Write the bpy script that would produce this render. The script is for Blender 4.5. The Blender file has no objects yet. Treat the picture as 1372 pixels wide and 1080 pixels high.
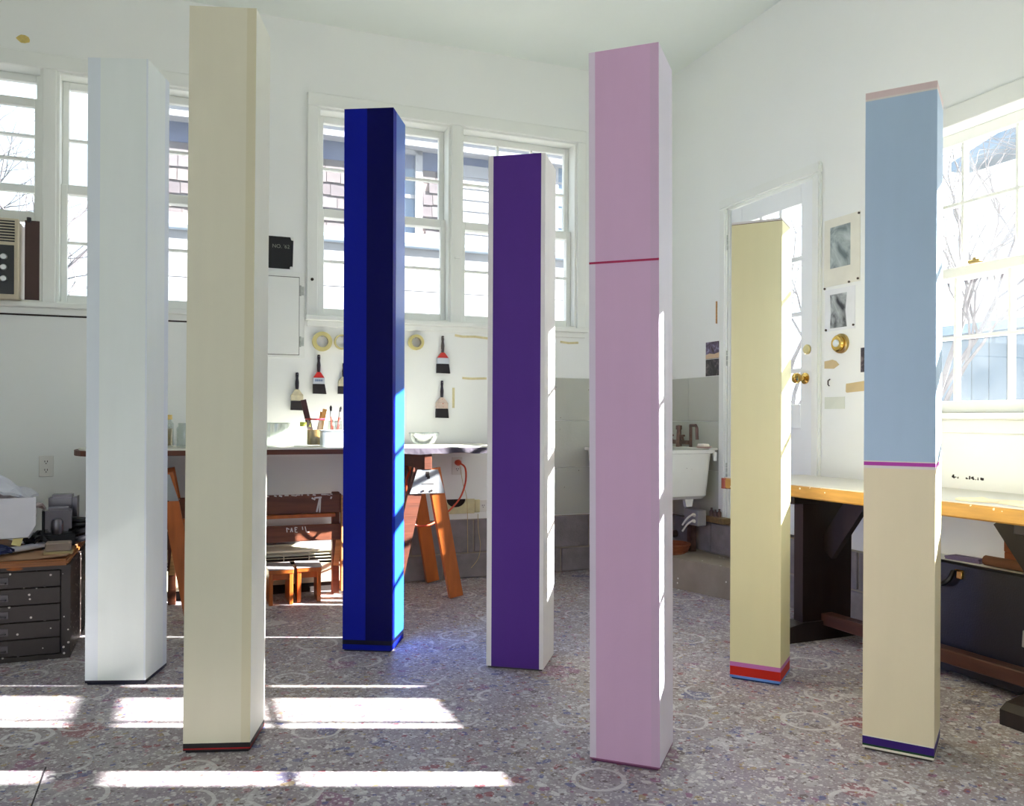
import bpy, bmesh, math, random
from mathutils import Vector, Matrix, Quaternion

# ------------------------------------------------------------------ camera, world, sun, exposure
scene = bpy.context.scene
COL = scene.collection
R = math.radians
TH = R(21.3346)                      # the room is turned against the camera by this angle
CT, ST = math.cos(TH), math.sin(TH)

def W(s, n, z=0.0):
    """room axes (s along the back wall, n towards it) -> world"""
    return Vector((s * CT - n * ST, s * ST + n * CT, z))

cam_data = bpy.data.cameras.new('camera')
cam_data.sensor_fit = 'HORIZONTAL'
cam_data.sensor_width = 36.0
cam_data.lens = 1115.308 / 1372 * 36.0
cam_data.shift_y = 19.9 / 1372
cam_data.clip_start = 0.05
cam = bpy.data.objects.new('camera', cam_data)
COL.objects.link(cam)
cam.matrix_world = Matrix.Translation((0, 0, 1.0)) @ Matrix.Rotation(R(90), 4, 'X') @ Matrix.Rotation(R(0.2756), 4, 'Z')
scene.camera = cam

world = bpy.data.worlds.new('sky')
scene.world = world
world.use_nodes = True
bg = world.node_tree.nodes['Background']
bg.inputs['Color'].default_value = (0.76, 0.88, 1.0, 1)
bg.inputs['Strength'].default_value = 2.0

sun_data = bpy.data.lights.new('sun', 'SUN')
sun_data.energy = 46.0
sun_data.angle = R(0.53)
sun_data.color = (1.0, 0.98, 0.94)
sun = bpy.data.objects.new('sun', sun_data)
COL.objects.link(sun)
SUN_DIR = Vector((-1.0, -0.010, -0.450)).normalized()
sun.rotation_euler = SUN_DIR.to_track_quat('-Z', 'Y').to_euler()
sun.location = (12, 3, 8)

scene.view_settings.view_transform = 'Standard'
scene.view_settings.look = 'None'
scene.view_settings.gamma = 1.0
scene.view_settings.use_curve_mapping = False
scene.view_settings.exposure = 0.36
scene.cycles.max_bounces = 14
scene.cycles.diffuse_bounces = 8
scene.cycles.transparent_max_bounces = 24
scene.cycles.sample_clamp_indirect = 12.0

def portal(center, normal, w, h):
    """a light portal in a window opening: guides the sky light that comes in there"""
    d = bpy.data.lights.new('window_portal', 'AREA')
    d.shape = 'RECTANGLE'; d.size = w; d.size_y = h
    d.cycles.is_portal = True
    o = bpy.data.objects.new('window_portal', d)
    COL.objects.link(o)
    o.location = center
    o.rotation_euler = Vector(normal).to_track_quat('-Z', 'Y').to_euler()

NB = W(0, 1); SB = W(1, 0)
WALL_A, WALL_B, WALL_L, WALL_R, CEIL = 4.952, 3.03, -2.6, -2.6, 3.30
portal(W(-0.68, 5.16, 2.2), -NB, 1.9, 1.3)
portal(W(1.545, 5.16, 2.2), -NB, 1.75, 1.3)
portal(W(3.25, 2.06, 1.64), -SB, 1.75, 1.3)
portal(W(3.25, 3.83, 1.5), -SB, 0.75, 1.3)
portal(W(-0.9, -2.82, 1.75), NB, 1.7, 1.9)
portal(W(-2.82, 0.2, 1.75), SB, 2.2, 1.7)

random.seed(7)

# ------------------------------------------------------------------ materials
def lin(c):
    c = c / 255.0
    return c / 12.92 if c <= 0.04045 else ((c + 0.055) / 1.055) ** 2.4
def rgb(r, g, b): return (lin(r), lin(g), lin(b), 1.0)

MATS = {}
def mat(name, col, rough=0.6, var=0.06, nscale=9.0, bump=0.0, bscale=60.0, metal=0.0, stretch=None, spec=0.5, spots=None):
    """procedural paint / wood / metal: base colour broken by noise, optional fine bump, optional paint spots"""
    if name in MATS: return MATS[name]
    m = bpy.data.materials.new(name); m.use_nodes = True
    nt = m.node_tree; N = nt.nodes; L = nt.links
    b = N['Principled BSDF']
    b.inputs['Roughness'].default_value = rough
    b.inputs['Metallic'].default_value = metal
    b.inputs['Specular IOR Level'].default_value = spec
    tc = N.new('ShaderNodeTexCoord'); mp = N.new('ShaderNodeMapping')
    L.new(tc.outputs['Object'], mp.inputs['Vector'])
    if stretch: mp.inputs['Scale'].default_value = stretch
    nz = N.new('ShaderNodeTexNoise'); nz.inputs['Scale'].default_value = nscale; nz.inputs['Detail'].default_value = 5
    L.new(mp.outputs['Vector'], nz.inputs['Vector'])
    mx = N.new('ShaderNodeMix'); mx.data_type = 'RGBA'
    c = col
    mx.inputs[6].default_value = (c[0] * (1 - var), c[1] * (1 - var), c[2] * (1 - var), 1)
    mx.inputs[7].default_value = (min(1, c[0] * (1 + var)), min(1, c[1] * (1 + var)), min(1, c[2] * (1 + var)), 1)
    rp = N.new('ShaderNodeMapRange'); rp.inputs[1].default_value = 0.3; rp.inputs[2].default_value = 0.7
    L.new(nz.outputs['Fac'], rp.inputs[0]); L.new(rp.outputs[0], mx.inputs[0])
    out = mx.outputs[2]
    if spots:
        scol, sscale, thr, keep = spots
        vo = N.new('ShaderNodeTexVoronoi'); vo.inputs['Scale'].default_value = sscale
        L.new(tc.outputs['Object'], vo.inputs['Vector'])
        lt = N.new('ShaderNodeMath'); lt.operation = 'LESS_THAN'; lt.inputs[1].default_value = thr
        L.new(vo.outputs['Distance'], lt.inputs[0])
        sp = N.new('ShaderNodeSeparateColor'); L.new(vo.outputs['Color'], sp.inputs[0])
        l2 = N.new('ShaderNodeMath'); l2.operation = 'LESS_THAN'; l2.inputs[1].default_value = keep
        L.new(sp.outputs[0], l2.inputs[0])
        mu = N.new('ShaderNodeMath'); mu.operation = 'MULTIPLY'
        L.new(lt.outputs[0], mu.inputs[0]); L.new(l2.outputs[0], mu.inputs[1])
        m2 = N.new('ShaderNodeMix'); m2.data_type = 'RGBA'; m2.inputs[7].default_value = scol
        L.new(mu.outputs[0], m2.inputs[0]); L.new(out, m2.inputs[6]); out = m2.outputs[2]
    L.new(out, b.inputs['Base Color'])
    if bump > 0:
        n2 = N.new('ShaderNodeTexNoise'); n2.inputs['Scale'].default_value = bscale; n2.inputs['Detail'].default_value = 4
        L.new(mp.outputs['Vector'], n2.inputs['Vector'])
        bp = N.new('ShaderNodeBump'); bp.inputs['Strength'].default_value = bump; bp.inputs['Distance'].default_value = 0.004
        L.new(n2.outputs['Fac'], bp.inputs['Height']); L.new(bp.outputs['Normal'], b.inputs['Normal'])
    MATS[name] = m
    return m

def wood(name, col, rough=0.5, spots=None, stretch=(1.5, 22, 22), var=0.28):
    return mat(name, col, rough, var, 3.0, 0.25, 6.0, stretch=stretch, spots=spots)

WHITE = mat('white_wall_paint', rgb(237, 239, 236), 0.75, 0.015, 1.5, 0.25, 14)
TRIM = mat('white_trim_paint', rgb(234, 236, 231), 0.5, 0.02, 4, 0.15, 20)
DOORP = mat('white_door_paint', rgb(236, 239, 240), 0.4, 0.02, 4, 0.1, 20)
CEILM = mat('ceiling_paint', rgb(233, 239, 233), 0.85, 0.02, 1.2, 0.3, 10)
DADO = mat('grey_wall_board', rgb(186, 188, 178), 0.7, 0.04, 3, 0.2, 60, spots=(rgb(120, 110, 100), 30, 0.1, 0.25))
BLOCKM = mat('concrete_block', rgb(132, 126, 128), 0.9, 0.14, 14, 0.7, 110)
MORTAR = mat('mortar', rgb(150, 142, 128), 0.9, 0.1, 10, 0.5, 60)
CONC = mat('concrete_step', rgb(150, 140, 126), 0.85, 0.14, 6, 0.5, 40, spots=(rgb(225, 222, 212), 22, 0.12, 0.3))

def glass_mat(name, dust, tint=(1, 1, 1, 1), gloss=0.06):
    m = bpy.data.materials.new(name); m.use_nodes = True
    nt = m.node_tree; N = nt.nodes; L = nt.links
    N.remove(N['Principled BSDF'])
    tr = N.new('ShaderNodeBsdfTransparent'); tr.inputs[0].default_value = tint
    gl = N.new('ShaderNodeBsdfGlossy'); gl.inputs['Roughness'].default_value = 0.02
    m1 = N.new('ShaderNodeMixShader'); m1.inputs[0].default_value = gloss
    L.new(tr.outputs[0], m1.inputs[1]); L.new(gl.outputs[0], m1.inputs[2])
    tl = N.new('ShaderNodeBsdfTranslucent'); tl.inputs[0].default_value = (0.9, 0.95, 0.97, 1)
    m2 = N.new('ShaderNodeMixShader')
    tc = N.new('ShaderNodeTexCoord'); nz = N.new('ShaderNodeTexNoise'); nz.inputs['Scale'].default_value = 7
    L.new(tc.outputs['Object'], nz.inputs['Vector'])
    mr = N.new('ShaderNodeMapRange'); mr.inputs[1].default_value = 0.3; mr.inputs[2].default_value = 0.7
    mr.inputs[3].default_value = dust * 0.6; mr.inputs[4].default_value = dust * 1.3
    L.new(nz.outputs['Fac'], mr.inputs[0]); L.new(mr.outputs[0], m2.inputs[0])
    L.new(m1.outputs[0], m2.inputs[1]); L.new(tl.outputs[0], m2.inputs[2])
    L.new(m2.outputs[0], N['Material Output'].inputs['Surface'])
    return m
PANE = glass_mat('window_pane_glass', 0.03)
DUSTY = glass_mat('dusty_window_glass', 0.012)
JARGLASS = glass_mat('jar_glass', 0.015, (0.86, 0.885, 0.875, 1), 0.14)
PLASTIC = glass_mat('plastic_sheet', 0.75, (0.95, 0.96, 1, 1))

def floor_material():
    m = bpy.data.materials.new('paint_splattered_floor'); m.use_nodes = True
    nt = m.node_tree; N = nt.nodes; L = nt.links
    b = N['Principled BSDF']; b.inputs['Roughness'].default_value = 0.55; b.inputs['Specular IOR Level'].default_value = 0.4
    tc = N.new('ShaderNodeTexCoord')
    wn = N.new('ShaderNodeTexNoise'); wn.inputs['Scale'].default_value = 14; wn.inputs['Detail'].default_value = 3
    L.new(tc.outputs['Object'], wn.inputs['Vector'])
    sub = N.new('ShaderNodeVectorMath'); sub.operation = 'SUBTRACT'; sub.inputs[1].default_value = (0.5, 0.5, 0.5)
    L.new(wn.outputs['Color'], sub.inputs[0])
    def warped(a):
        sc = N.new('ShaderNodeVectorMath'); sc.operation = 'SCALE'; sc.inputs['Scale'].default_value = a
        L.new(sub.outputs[0], sc.inputs[0])
        ad = N.new('ShaderNodeVectorMath'); ad.operation = 'ADD'
        L.new(tc.outputs['Object'], ad.inputs[0]); L.new(sc.outputs[0], ad.inputs[1])
        return ad.outputs[0]
    def math_(op, a, bb):
        q = N.new('ShaderNodeMath'); q.operation = op
        for i, v in enumerate((a, bb)):
            if hasattr(v, 'links') or hasattr(v, 'is_linked'): L.new(v, q.inputs[i])
            else: q.inputs[i].default_value = v
        return q.outputs[0]
    def mixc(f, a, c):
        q = N.new('ShaderNodeMix'); q.data_type = 'RGBA'
        L.new(f, q.inputs[0])
        for i, v in ((6, a), (7, c)):
            if isinstance(v, tuple): q.inputs[i].default_value = v
            else: L.new(v, q.inputs[i])
        return q.outputs[2]
    def noise(scale, lo, hi, detail=4, vec=None):
        q = N.new('ShaderNodeTexNoise'); q.inputs['Scale'].default_value = scale; q.inputs['Detail'].default_value = detail
        L.new(vec or tc.outputs['Object'], q.inputs['Vector'])
        r_ = N.new('ShaderNodeMapRange'); r_.inputs[1].default_value = lo; r_.inputs[2].default_value = hi
        L.new(q.outputs['Fac'], r_.inputs[0]); return r_.outputs[0]
    base = mixc(noise(0.9, 0.36, 0.64), rgb(144, 134, 150), rgb(150, 136, 126))
    base = mixc(noise(7, 0.38, 0.8), base, rgb(166, 162, 164))
    base = mixc(noise(30, 0.54, 0.78, 8), base, rgb(122, 108, 118))
    base = mixc(noise(90, 0.58, 0.72, 6), base, rgb(190, 186, 188))
    out = base
    def splat(scale, thr, palette, warp, keep, alpha=1.0):
        nonlocal out
        v = N.new('ShaderNodeTexVoronoi'); v.voronoi_dimensions = '2D'; v.inputs['Scale'].default_value = scale
        L.new(warped(warp), v.inputs['Vector'])
        sp = N.new('ShaderNodeSeparateColor'); L.new(v.outputs['Color'], sp.inputs[0])
        size = math_('MULTIPLY', math_('MULTIPLY', sp.outputs[1], sp.outputs[1]), thr)
        f = math_('LESS_THAN', v.outputs['Distance'], size)
        f = math_('MULTIPLY', f, math_('LESS_THAN', sp.outputs[2], keep))
        f = math_('MULTIPLY', f, alpha)
        cr = N.new('ShaderNodeValToRGB'); cr.color_ramp.interpolation = 'CONSTANT'
        els = cr.color_ramp.elements
        while len(els) < len(palette): els.new(0.5)
        for i, c in enumerate(palette):
            els[i].position = i / len(palette); els[i].color = c
        L.new(sp.outputs[0], cr.inputs[0])
        out = mixc(f, out, cr.outputs[0])
    w1, w2, w3 = rgb(212, 210, 210), rgb(190, 188, 190), rgb(170, 164, 162)
    blue, navy, mag, red, och, pnk, brn, grn = (rgb(72, 80, 136), rgb(50, 52, 84), rgb(136, 74, 118), rgb(142, 56, 66),
                                                rgb(166, 144, 96), rgb(172, 132, 142), rgb(90, 74, 70), rgb(112, 128, 122))
    splat(5, 0.42, [blue, mag, w2, red, pnk, blue, w3, mag, w1], 0.10, 0.28, 0.55)
    splat(13, 0.5, [w1, pnk, w2, blue, w3, mag, w1, w3, navy, w2], 0.08, 0.30, 0.5)
    splat(36, 0.62, [w1, pnk, w2, blue, w3, och, w1, mag, w1, w2, brn, red], 0.035, 0.5, 0.7)
    splat(70, 0.7, [w1, w2, w1, brn, w1, blue, w2, red, och, w1], 0.02, 0.55, 0.75)
    splat(130, 0.7, [w1, w2, w1, brn, w1, w3], 0.008, 0.6, 0.7)
    # rings left by paint cans
    for sc_, rad, wid, keep in ((2.1, 0.13, 0.014, 0.55), (2.9, 0.16, 0.016, 0.5), (1.7, 0.10, 0.012, 0.5)):
        v = N.new('ShaderNodeTexVoronoi'); v.voronoi_dimensions = '2D'; v.inputs['Scale'].default_value = sc_
        L.new(warped(0.02), v.inputs['Vector'])
        sp = N.new('ShaderNodeSeparateColor'); L.new(v.outputs['Color'], sp.inputs[0])
        r_ = math_('ADD', math_('MULTIPLY', sp.outputs[1], 0.06), rad)
        d_ = math_('ABSOLUTE', math_('SUBTRACT', v.outputs['Distance'], r_), 0)
        f = math_('LESS_THAN', d_, wid)
        f = math_('MULTIPLY', f, math_('LESS_THAN', sp.outputs[0], keep))
        f = math_('MULTIPLY', f, noise(6, 0.40, 0.52, 2))
        f = math_('MULTIPLY', f, 0.7)
        out = mixc(f, out, w1)
    L.new(out, b.inputs['Base Color'])
    bp = N.new('ShaderNodeBump'); bp.inputs['Strength'].default_value = 0.25; bp.inputs['Distance'].default_value = 0.003
    bn = N.new('ShaderNodeTexNoise'); bn.inputs['Scale'].default_value = 50
    L.new(tc.outputs['Object'], bn.inputs['Vector']); L.new(bn.outputs['Fac'], bp.inputs['Height'])
    L.new(bp.outputs['Normal'], b.inputs['Normal'])
    return m

# ------------------------------------------------------------------ mesh helpers
class MB:
    def __init__(self): self.v = []; self.f = []; self.mi = []; self.smooth = []
    def face(self, pts, mi=0, smooth=False):
        i = len(self.v); self.v += [tuple(p) for p in pts]
        self.f.append(tuple(range(i, i + len(pts)))); self.mi.append(mi); self.smooth.append(smooth)
        return self
    def raw(self, verts, faces, mi=0, smooth=False):
        i = len(self.v); self.v += [tuple(p) for p in verts]
        for f in faces: self.f.append(tuple(i + k for k in f)); self.mi.append(mi); self.smooth.append(smooth)
        return self
    def box(self, a, b, mi=0, bevel=0.0):
        x0, y0, z0 = [min(p, q) for p, q in zip(a, b)]; x1, y1, z1 = [max(p, q) for p, q in zip(a, b)]
        if bevel > 0:
            bm = bmesh.new()
            vs = [bm.verts.new(p) for p in ((x0,y0,z0),(x1,y0,z0),(x1,y1,z0),(x0,y1,z0),(x0,y0,z1),(x1,y0,z1),(x1,y1,z1),(x0,y1,z1))]
            for q in ((0,3,2,1),(4,5,6,7),(0,1,5,4),(1,2,6,5),(2,3,7,6),(3,0,4,7)): bm.faces.new([vs[k] for k in q])
            bmesh.ops.bevel(bm, geom=bm.edges[:], offset=bevel, segments=2 if bevel > 0.006 else 1, affect='EDGES')
            bm.verts.index_update()
            self.raw([v.co[:] for v in bm.verts], [[v.index for v in f.verts] for f in bm.faces], mi)
            bm.free(); return self
        return self.raw([(x0,y0,z0),(x1,y0,z0),(x1,y1,z0),(x0,y1,z0),(x0,y0,z1),(x1,y0,z1),(x1,y1,z1),(x0,y1,z1)],
                        [(0,3,2,1),(4,5,6,7),(0,1,5,4),(1,2,6,5),(2,3,7,6),(3,0,4,7)], mi)
    def bar(self, p, q, w, h, up=(0, 0, 1), mi=0):
        """rectangular bar from p to q, w across, h along up"""
        p = Vector(p); q = Vector(q); d = (q - p).normalized(); upv = Vector(up)
        x = d.cross(upv).normalized(); y = x.cross(d).normalized()
        vs = []
        for c in (p, q):
            for sx, sy in ((-1,-1),(1,-1),(1,1),(-1,1)): vs.append(c + x * (sx * w / 2) + y * (sy * h / 2))
        return self.raw(vs, [(0,1,2,3),(7,6,5,4),(0,4,5,1),(1,5,6,2),(2,6,7,3),(3,7,4,0)], mi)
    def tube(self, pts, r, seg=8, mi=0, caps=True):
        pts = [Vector(p) for p in pts]; n = len(pts); rs = r if isinstance(r, (list, tuple)) else [r] * n
        vs = []; fs = []; prev = None
        for i, p in enumerate(pts):
            d = (pts[min(i + 1, n - 1)] - pts[max(i - 1, 0)]).normalized()
            if prev is None:
                a = Vector((0, 0, 1)) if abs(d.z) < 0.9 else Vector((1, 0, 0)); x = d.cross(a).normalized()
            else:
                x = (prev - d * prev.dot(d)).normalized()
            prev = x; y = d.cross(x)
            for k in range(seg):
                t = 2 * math.pi * k / seg; vs.append(p + (x * math.cos(t) + y * math.sin(t)) * rs[i])
        for i in range(n - 1):
            for k in range(seg):
                k2 = (k + 1) % seg; fs.append((i*seg+k, i*seg+k2, (i+1)*seg+k2, (i+1)*seg+k))
        if caps: fs += [tuple(range(seg - 1, -1, -1)), tuple(range((n-1)*seg, n*seg))]
        return self.raw(vs, fs, mi, True)
    def lathe(self, prof, center=(0, 0, 0), seg=20, axis='z', mi=0):
        """profile of (radius, height) turned round an axis"""
        c = Vector(center); vs = []; fs = []; n = len(prof)
        for r, h in prof:
            for k in range(seg):
                t = 2 * math.pi * k / seg; a, b_ = r * math.cos(t), r * math.sin(t)
                if axis == 'z': vs.append(c + Vector((a, b_, h)))
                elif axis == 'y': vs.append(c + Vector((a, h, b_)))
                else: vs.append(c + Vector((h, a, b_)))
        for i in range(n - 1):
            for k in range(seg):
                k2 = (k + 1) % seg; fs.append((i*seg+k, i*seg+k2, (i+1)*seg+k2, (i+1)*seg+k))
        ring = prof[0] == prof[-1]
        if prof[0][0] > 1e-6 and not ring: fs.append(tuple(range(seg - 1, -1, -1)))
        if prof[-1][0] > 1e-6 and not ring: fs.append(tuple(range((n-1)*seg, n*seg)))
        return self.raw(vs, fs, mi, True)
    def prism(self, poly, h0, h1, axis='z', mi=0):
        """polygon extruded along an axis; poly in the other two axes"""
        def P(a, b_, h): return {'z': (a, b_, h), 'y': (a, h, b_), 'x': (h, a, b_)}[axis]
        n = len(poly)
        vs = [P(a, b_, h0) for a, b_ in poly] + [P(a, b_, h1) for a, b_ in poly]
        fs = [tuple(range(n - 1, -1, -1)), tuple(range(n, 2 * n))] + [(k, (k+1) % n, n+(k+1) % n, n+k) for k in range(n)]
        return self.raw(vs, fs, mi)
    def mesh(self, name, mats):
        me = bpy.data.meshes.new(name); me.from_pydata([tuple(v) for v in self.v], [], self.f)
        for m_ in (mats if isinstance(mats, (list, tuple)) else [mats]): me.materials.append(m_)
        for p, i, sm in zip(me.polygons, self.mi, self.smooth): p.material_index = i; p.use_smooth = sm
        bm = bmesh.new(); bm.from_mesh(me); bmesh.ops.recalc_face_normals(bm, faces=bm.faces[:]); bm.to_mesh(me); bm.free()
        if any(self.smooth):
            try: me.set_sharp_from_angle(angle=R(40))
            except Exception: pass
        me.update(); return me

def link(name, data, parent=None, loc=(0, 0, 0), rot=(0, 0, 0)):
    o = bpy.data.objects.new(name, data); COL.objects.link(o)
    o.parent = parent; o.location = loc; o.rotation_euler = rot
    return o
def part(name, mb, m, parent, loc=(0, 0, 0), rot=(0, 0, 0), label=None):
    o = link(name, mb.mesh(name, m), parent, loc, rot)
    if label: o['label'] = label
    return o
def tag(o, label, cat, group=None):
    o['label'] = label; o['category'] = cat
    if group: o['group'] = group
    return o
def thing(name, label, cat, s, n, z=0.0, turn=0.0, group=None):
    return tag(link(name, None, None, W(s, n, z), (0, 0, TH + turn)), label, cat, group)
def single(name, mb, m, label, cat, s, n, z=0.0, turn=0.0, group=None, rot=None):
    return tag(link(name, mb.mesh(name, m), None, W(s, n, z), rot or (0, 0, TH + turn)), label, cat, group)
def struct(name, mb=None, m=None, parent=None):
    o = link(name, mb.mesh(name, m) if mb else None, parent, (0, 0, 0), (0, 0, TH) if parent is None else (0, 0, 0))
    if parent is None: o['kind'] = 'structure'
    return o
def copy_tree(o, parent=None):
    c = o.copy(); COL.objects.link(c); c.parent = parent
    for ch in list(o.children): copy_tree(ch, c)
    return c

# ------------------------------------------------------------------ floor, ceiling, walls
struct('floor', MB().box((WALL_L - .2, WALL_R - .2, -0.15), (WALL_B + .2, WALL_A + .2, 0.0)), floor_material())
fl_ = bpy.data.objects['floor']
part('floor_crack', MB().bar((-.366, 2.41, .0004), (-.369, 2.685, .0004), .004, .0008), mat('crack_shadow', rgb(50, 44, 50), 0.9), fl_)
struct('ceiling', MB().box((WALL_L - .2, WALL_R - .2, CEIL), (WALL_B + .2, WALL_A + .2, CEIL + .15)), CEILM)

def wall_cells(us, zs, holes):
    cells = []
    U = sorted(set(us + [h[0] for h in holes] + [h[1] for h in holes])); Z = sorted(set(zs + [h[2] for h in holes] + [h[3] for h in holes]))
    for a, b_ in zip(U, U[1:]):
        z_start = None
        for z0, z1 in zip(Z, Z[1:]):
            mid = ((a + b_) / 2, (z0 + z1) / 2)
            solid = not any(h[0] < mid[0] < h[1] and h[2] < mid[1] < h[3] for h in holes)
            if solid and z_start is None: z_start = z0
            if z_start is not None and (not solid or z1 == Z[-1]):
                cells.append((a, b_, z_start, z1 if solid else z0)); z_start = None
    return cells

W1 = [(-1.515, -0.707), (-0.645, 0.165)]           # window openings in the back wall
W2 = [(0.707, 1.518), (1.586, 2.384)]
WZ0, WZ1 = 1.59, 2.812
TA = 0.17
mb = MB()
for a, b_, z0, z1 in wall_cells([WALL_L, WALL_B], [0, CEIL], [(p, q, WZ0, WZ1) for p, q in W1 + W2]):
    mb.box((a, WALL_A, z0), (b_, WALL_A + TA, z1))
wall_back = struct('wall_back', mb, WHITE)

B_UNITS = [(2.13, 2.889), (1.247, 2.007)]           # glass of the two right-hand windows (n range)
BZ0, BZ1 = 1.03, 2.245
DOOR = (3.455, 4.197, 0.37, 2.264)
mb = MB()
for a, b_, z0, z1 in wall_cells([WALL_R, WALL_A + TA], [0, CEIL], [(1.205, 2.94, BZ0, BZ1), DOOR]):
    mb.box((WALL_B, a, z0), (WALL_B + TA, b_, z1))
wall_right = struct('wall_right', mb, WHITE)

mb = MB()
for a, b_, z0, z1 in wall_cells([WALL_R, WALL_A + TA], [0, CEIL], [(-0.9, 1.3, 0.9, 2.6)]):
    mb.box((WALL_L, a, z0), (WALL_L - TA, b_, z1))
struct('wall_left', mb, WHITE)
mb = MB()
for a, b_, z0, z1 in wall_cells([WALL_L, WALL_B], [0, CEIL], [(-1.75, -0.05, 0.8, 2.7)]):
    mb.box((a, WALL_R, z0), (b_, WALL_R - TA, z1))
struct('wall_front', mb, WHITE)

# concrete block base course on the two visible walls: every block its own piece
def blocks(parent, place, spans):
    cache = {}
    for (u0, u1, z0, z1, off) in spans:
        u = u0 - off
        while u < u1 - 0.02:
            a, b_ = max(u, u0) + 0.005, min(u + 0.40, u1) - 0.005
            if b_ - a > 0.03:
                key = (round(b_ - a, 3), round(z1 - z0, 3), place)
                if key not in cache:
                    w_, h_ = b_ - a, z1 - z0 - 0.010
                    cache[key] = (MB().box((0, -0.032, 0), (w_, 0.004, h_), bevel=0.004) if place == 'A' else MB().box((-0.045, 0, 0), (0.004, w_, h_), bevel=0.004)).mesh('block', BLOCKM)
                link('block', cache[key], parent, (a, WALL_A, z0 + .005) if place == 'A' else (WALL_B, a, z0 + .005))
            u += 0.40
blocks(wall_back, 'A', [(-1.6, WALL_B, 0.0, 0.158, 0.13), (-1.6, WALL_B, 0.158, 0.37, 0.33)])
blocks(wall_right, 'B', [(0.6, WALL_A - .04, 0.0, 0.18, 0.1), (0.6, WALL_A - .04, 0.18, 0.37, 0.3)])
part('mortar_bed', MB().box((-1.6, WALL_A - .022, 0), (WALL_B, WALL_A + .002, 0.366)), MORTAR, wall_back)
part('mortar_bed', MB().box((WALL_B - .035, 0.6, 0), (WALL_B + .002, WALL_A - .023, 0.366)), MORTAR, wall_right)

# grey wall board round the sink corner
tile_rows = [(0.372, 0.677), (0.68, 0.982), (0.985, 1.262)]
for z0, z1 in tile_rows:
    for a, b_ in ((1.96, 2.497), (2.50, 3.022)):
        part('wall_tile', MB().box((a, WALL_A - .008, z0), (b_, WALL_A + .002, z1), bevel=0.0015), DADO, wall_back)
    for a, b_ in ((4.265, 4.60), (4.603, 4.942)):
        part('wall_tile', MB().box((WALL_B - .008, a, z0), (WALL_B + .002, b_, z1), bevel=0.0015), DADO, wall_right)
# lower concrete step under the door and the sink
mb = MB().prism([(2.63, 4.40), (2.685, 4.225), (2.76, 3.95), (2.80, 3.80), (2.985, 3.80), (2.985, 4.918), (2.63, 4.918)], 0, 0.178, 'z')
stp = struct('door_step', mb, CONC); stp['label'] = 'low concrete step below the door and the sink'

# stains and marks on the wall
OLDTAPE = mat('yellowed_tape_residue', rgb(214, 204, 160), 0.8, 0.15, 30)
for pts in ([(1.55, 1.512), (1.60, 1.505), (1.68, 1.508), (1.79, 1.499)], [(1.60, 1.247), (1.66, 1.244), (1.76, 1.248)], [(2.27, 1.498), (2.33, 1.492), (2.40, 1.497)]):
    mb = MB()
    for (a, za), (b_, zb) in zip(pts, pts[1:]): mb.bar((a, WALL_A - .001, za), (b_, WALL_A - .001, zb), 0.003, 0.014, (0, 0, 1))
    part('tape_residue', mb, OLDTAPE, wall_back)
part('tape_residue', MB().box((1.535, WALL_A - .002, 1.06), (1.55, WALL_A + .001, 1.185)), OLDTAPE, wall_back)
STAIN = mat('ochre_stain', rgb(206, 184, 110), 0.8, 0.2, 30)
part('stain', MB().prism([(-0.80 + .03 * math.cos(t * .6283) * (1 + .2 * math.sin(3 * t)), 2.955 + .022 * math.sin(t * .6283)) for t in range(10)], WALL_A - .001, WALL_A + .001, 'y'), STAIN, wall_back)

# ------------------------------------------------------------------ windows
def sash(parent, u0, u1, z0, z1, d0, d1, cols, rows, glass, P, stile=0.038, top=0.045, bot=0.05, mw=0.014):
    """a sash: frame, muntins and panes. P(u, d, z) places a point"""
    def bx(a, b_, bev=0.0): 
        p, q = P(*a), P(*b_); return MB().box(p, q, bevel=bev)
    root = part('sash', bx((u0, d0, z0), (u0 + stile, d1, z1), .003), TRIM, parent)
    part('stile', bx((u1 - stile, d0, z0), (u1, d1, z1), .003), TRIM, root)
    part('rail', bx((u0 + stile, d0, z1 - top), (u1 - stile, d1, z1), .003), TRIM, root)
    part('rail', bx((u0 + stile, d0, z0), (u1 - stile, d1, z0 + bot), .003), TRIM, root)
    gu0, gu1, gz0, gz1 = u0 + stile, u1 - stile, z0 + bot, z1 - top
    dm = (d0 + d1) / 2
    zs = [gz0] + [z if z else 0 for z in rows] + [gz1]
    us = [gu0 + (gu1 - gu0) * k / cols for k in range(cols + 1)]
    for u in us[1:-1]: part('muntin', bx((u - mw / 2, d0 + .004, gz0), (u + mw / 2, d1 - .004, gz1)), TRIM, root)
    for z in zs[1:-1]: part('muntin', bx((gu0, d0 + .003, z - mw / 2), (gu1, d1 - .003, z + mw / 2)), TRIM, root)
    for a, b_ in zip(us, us[1:]):
        for za, zb in zip(zs, zs[1:]):
            part('pane', bx((a, dm - .0015, za), (b_, dm + .0015, zb)), glass, root)
    return root

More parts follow.
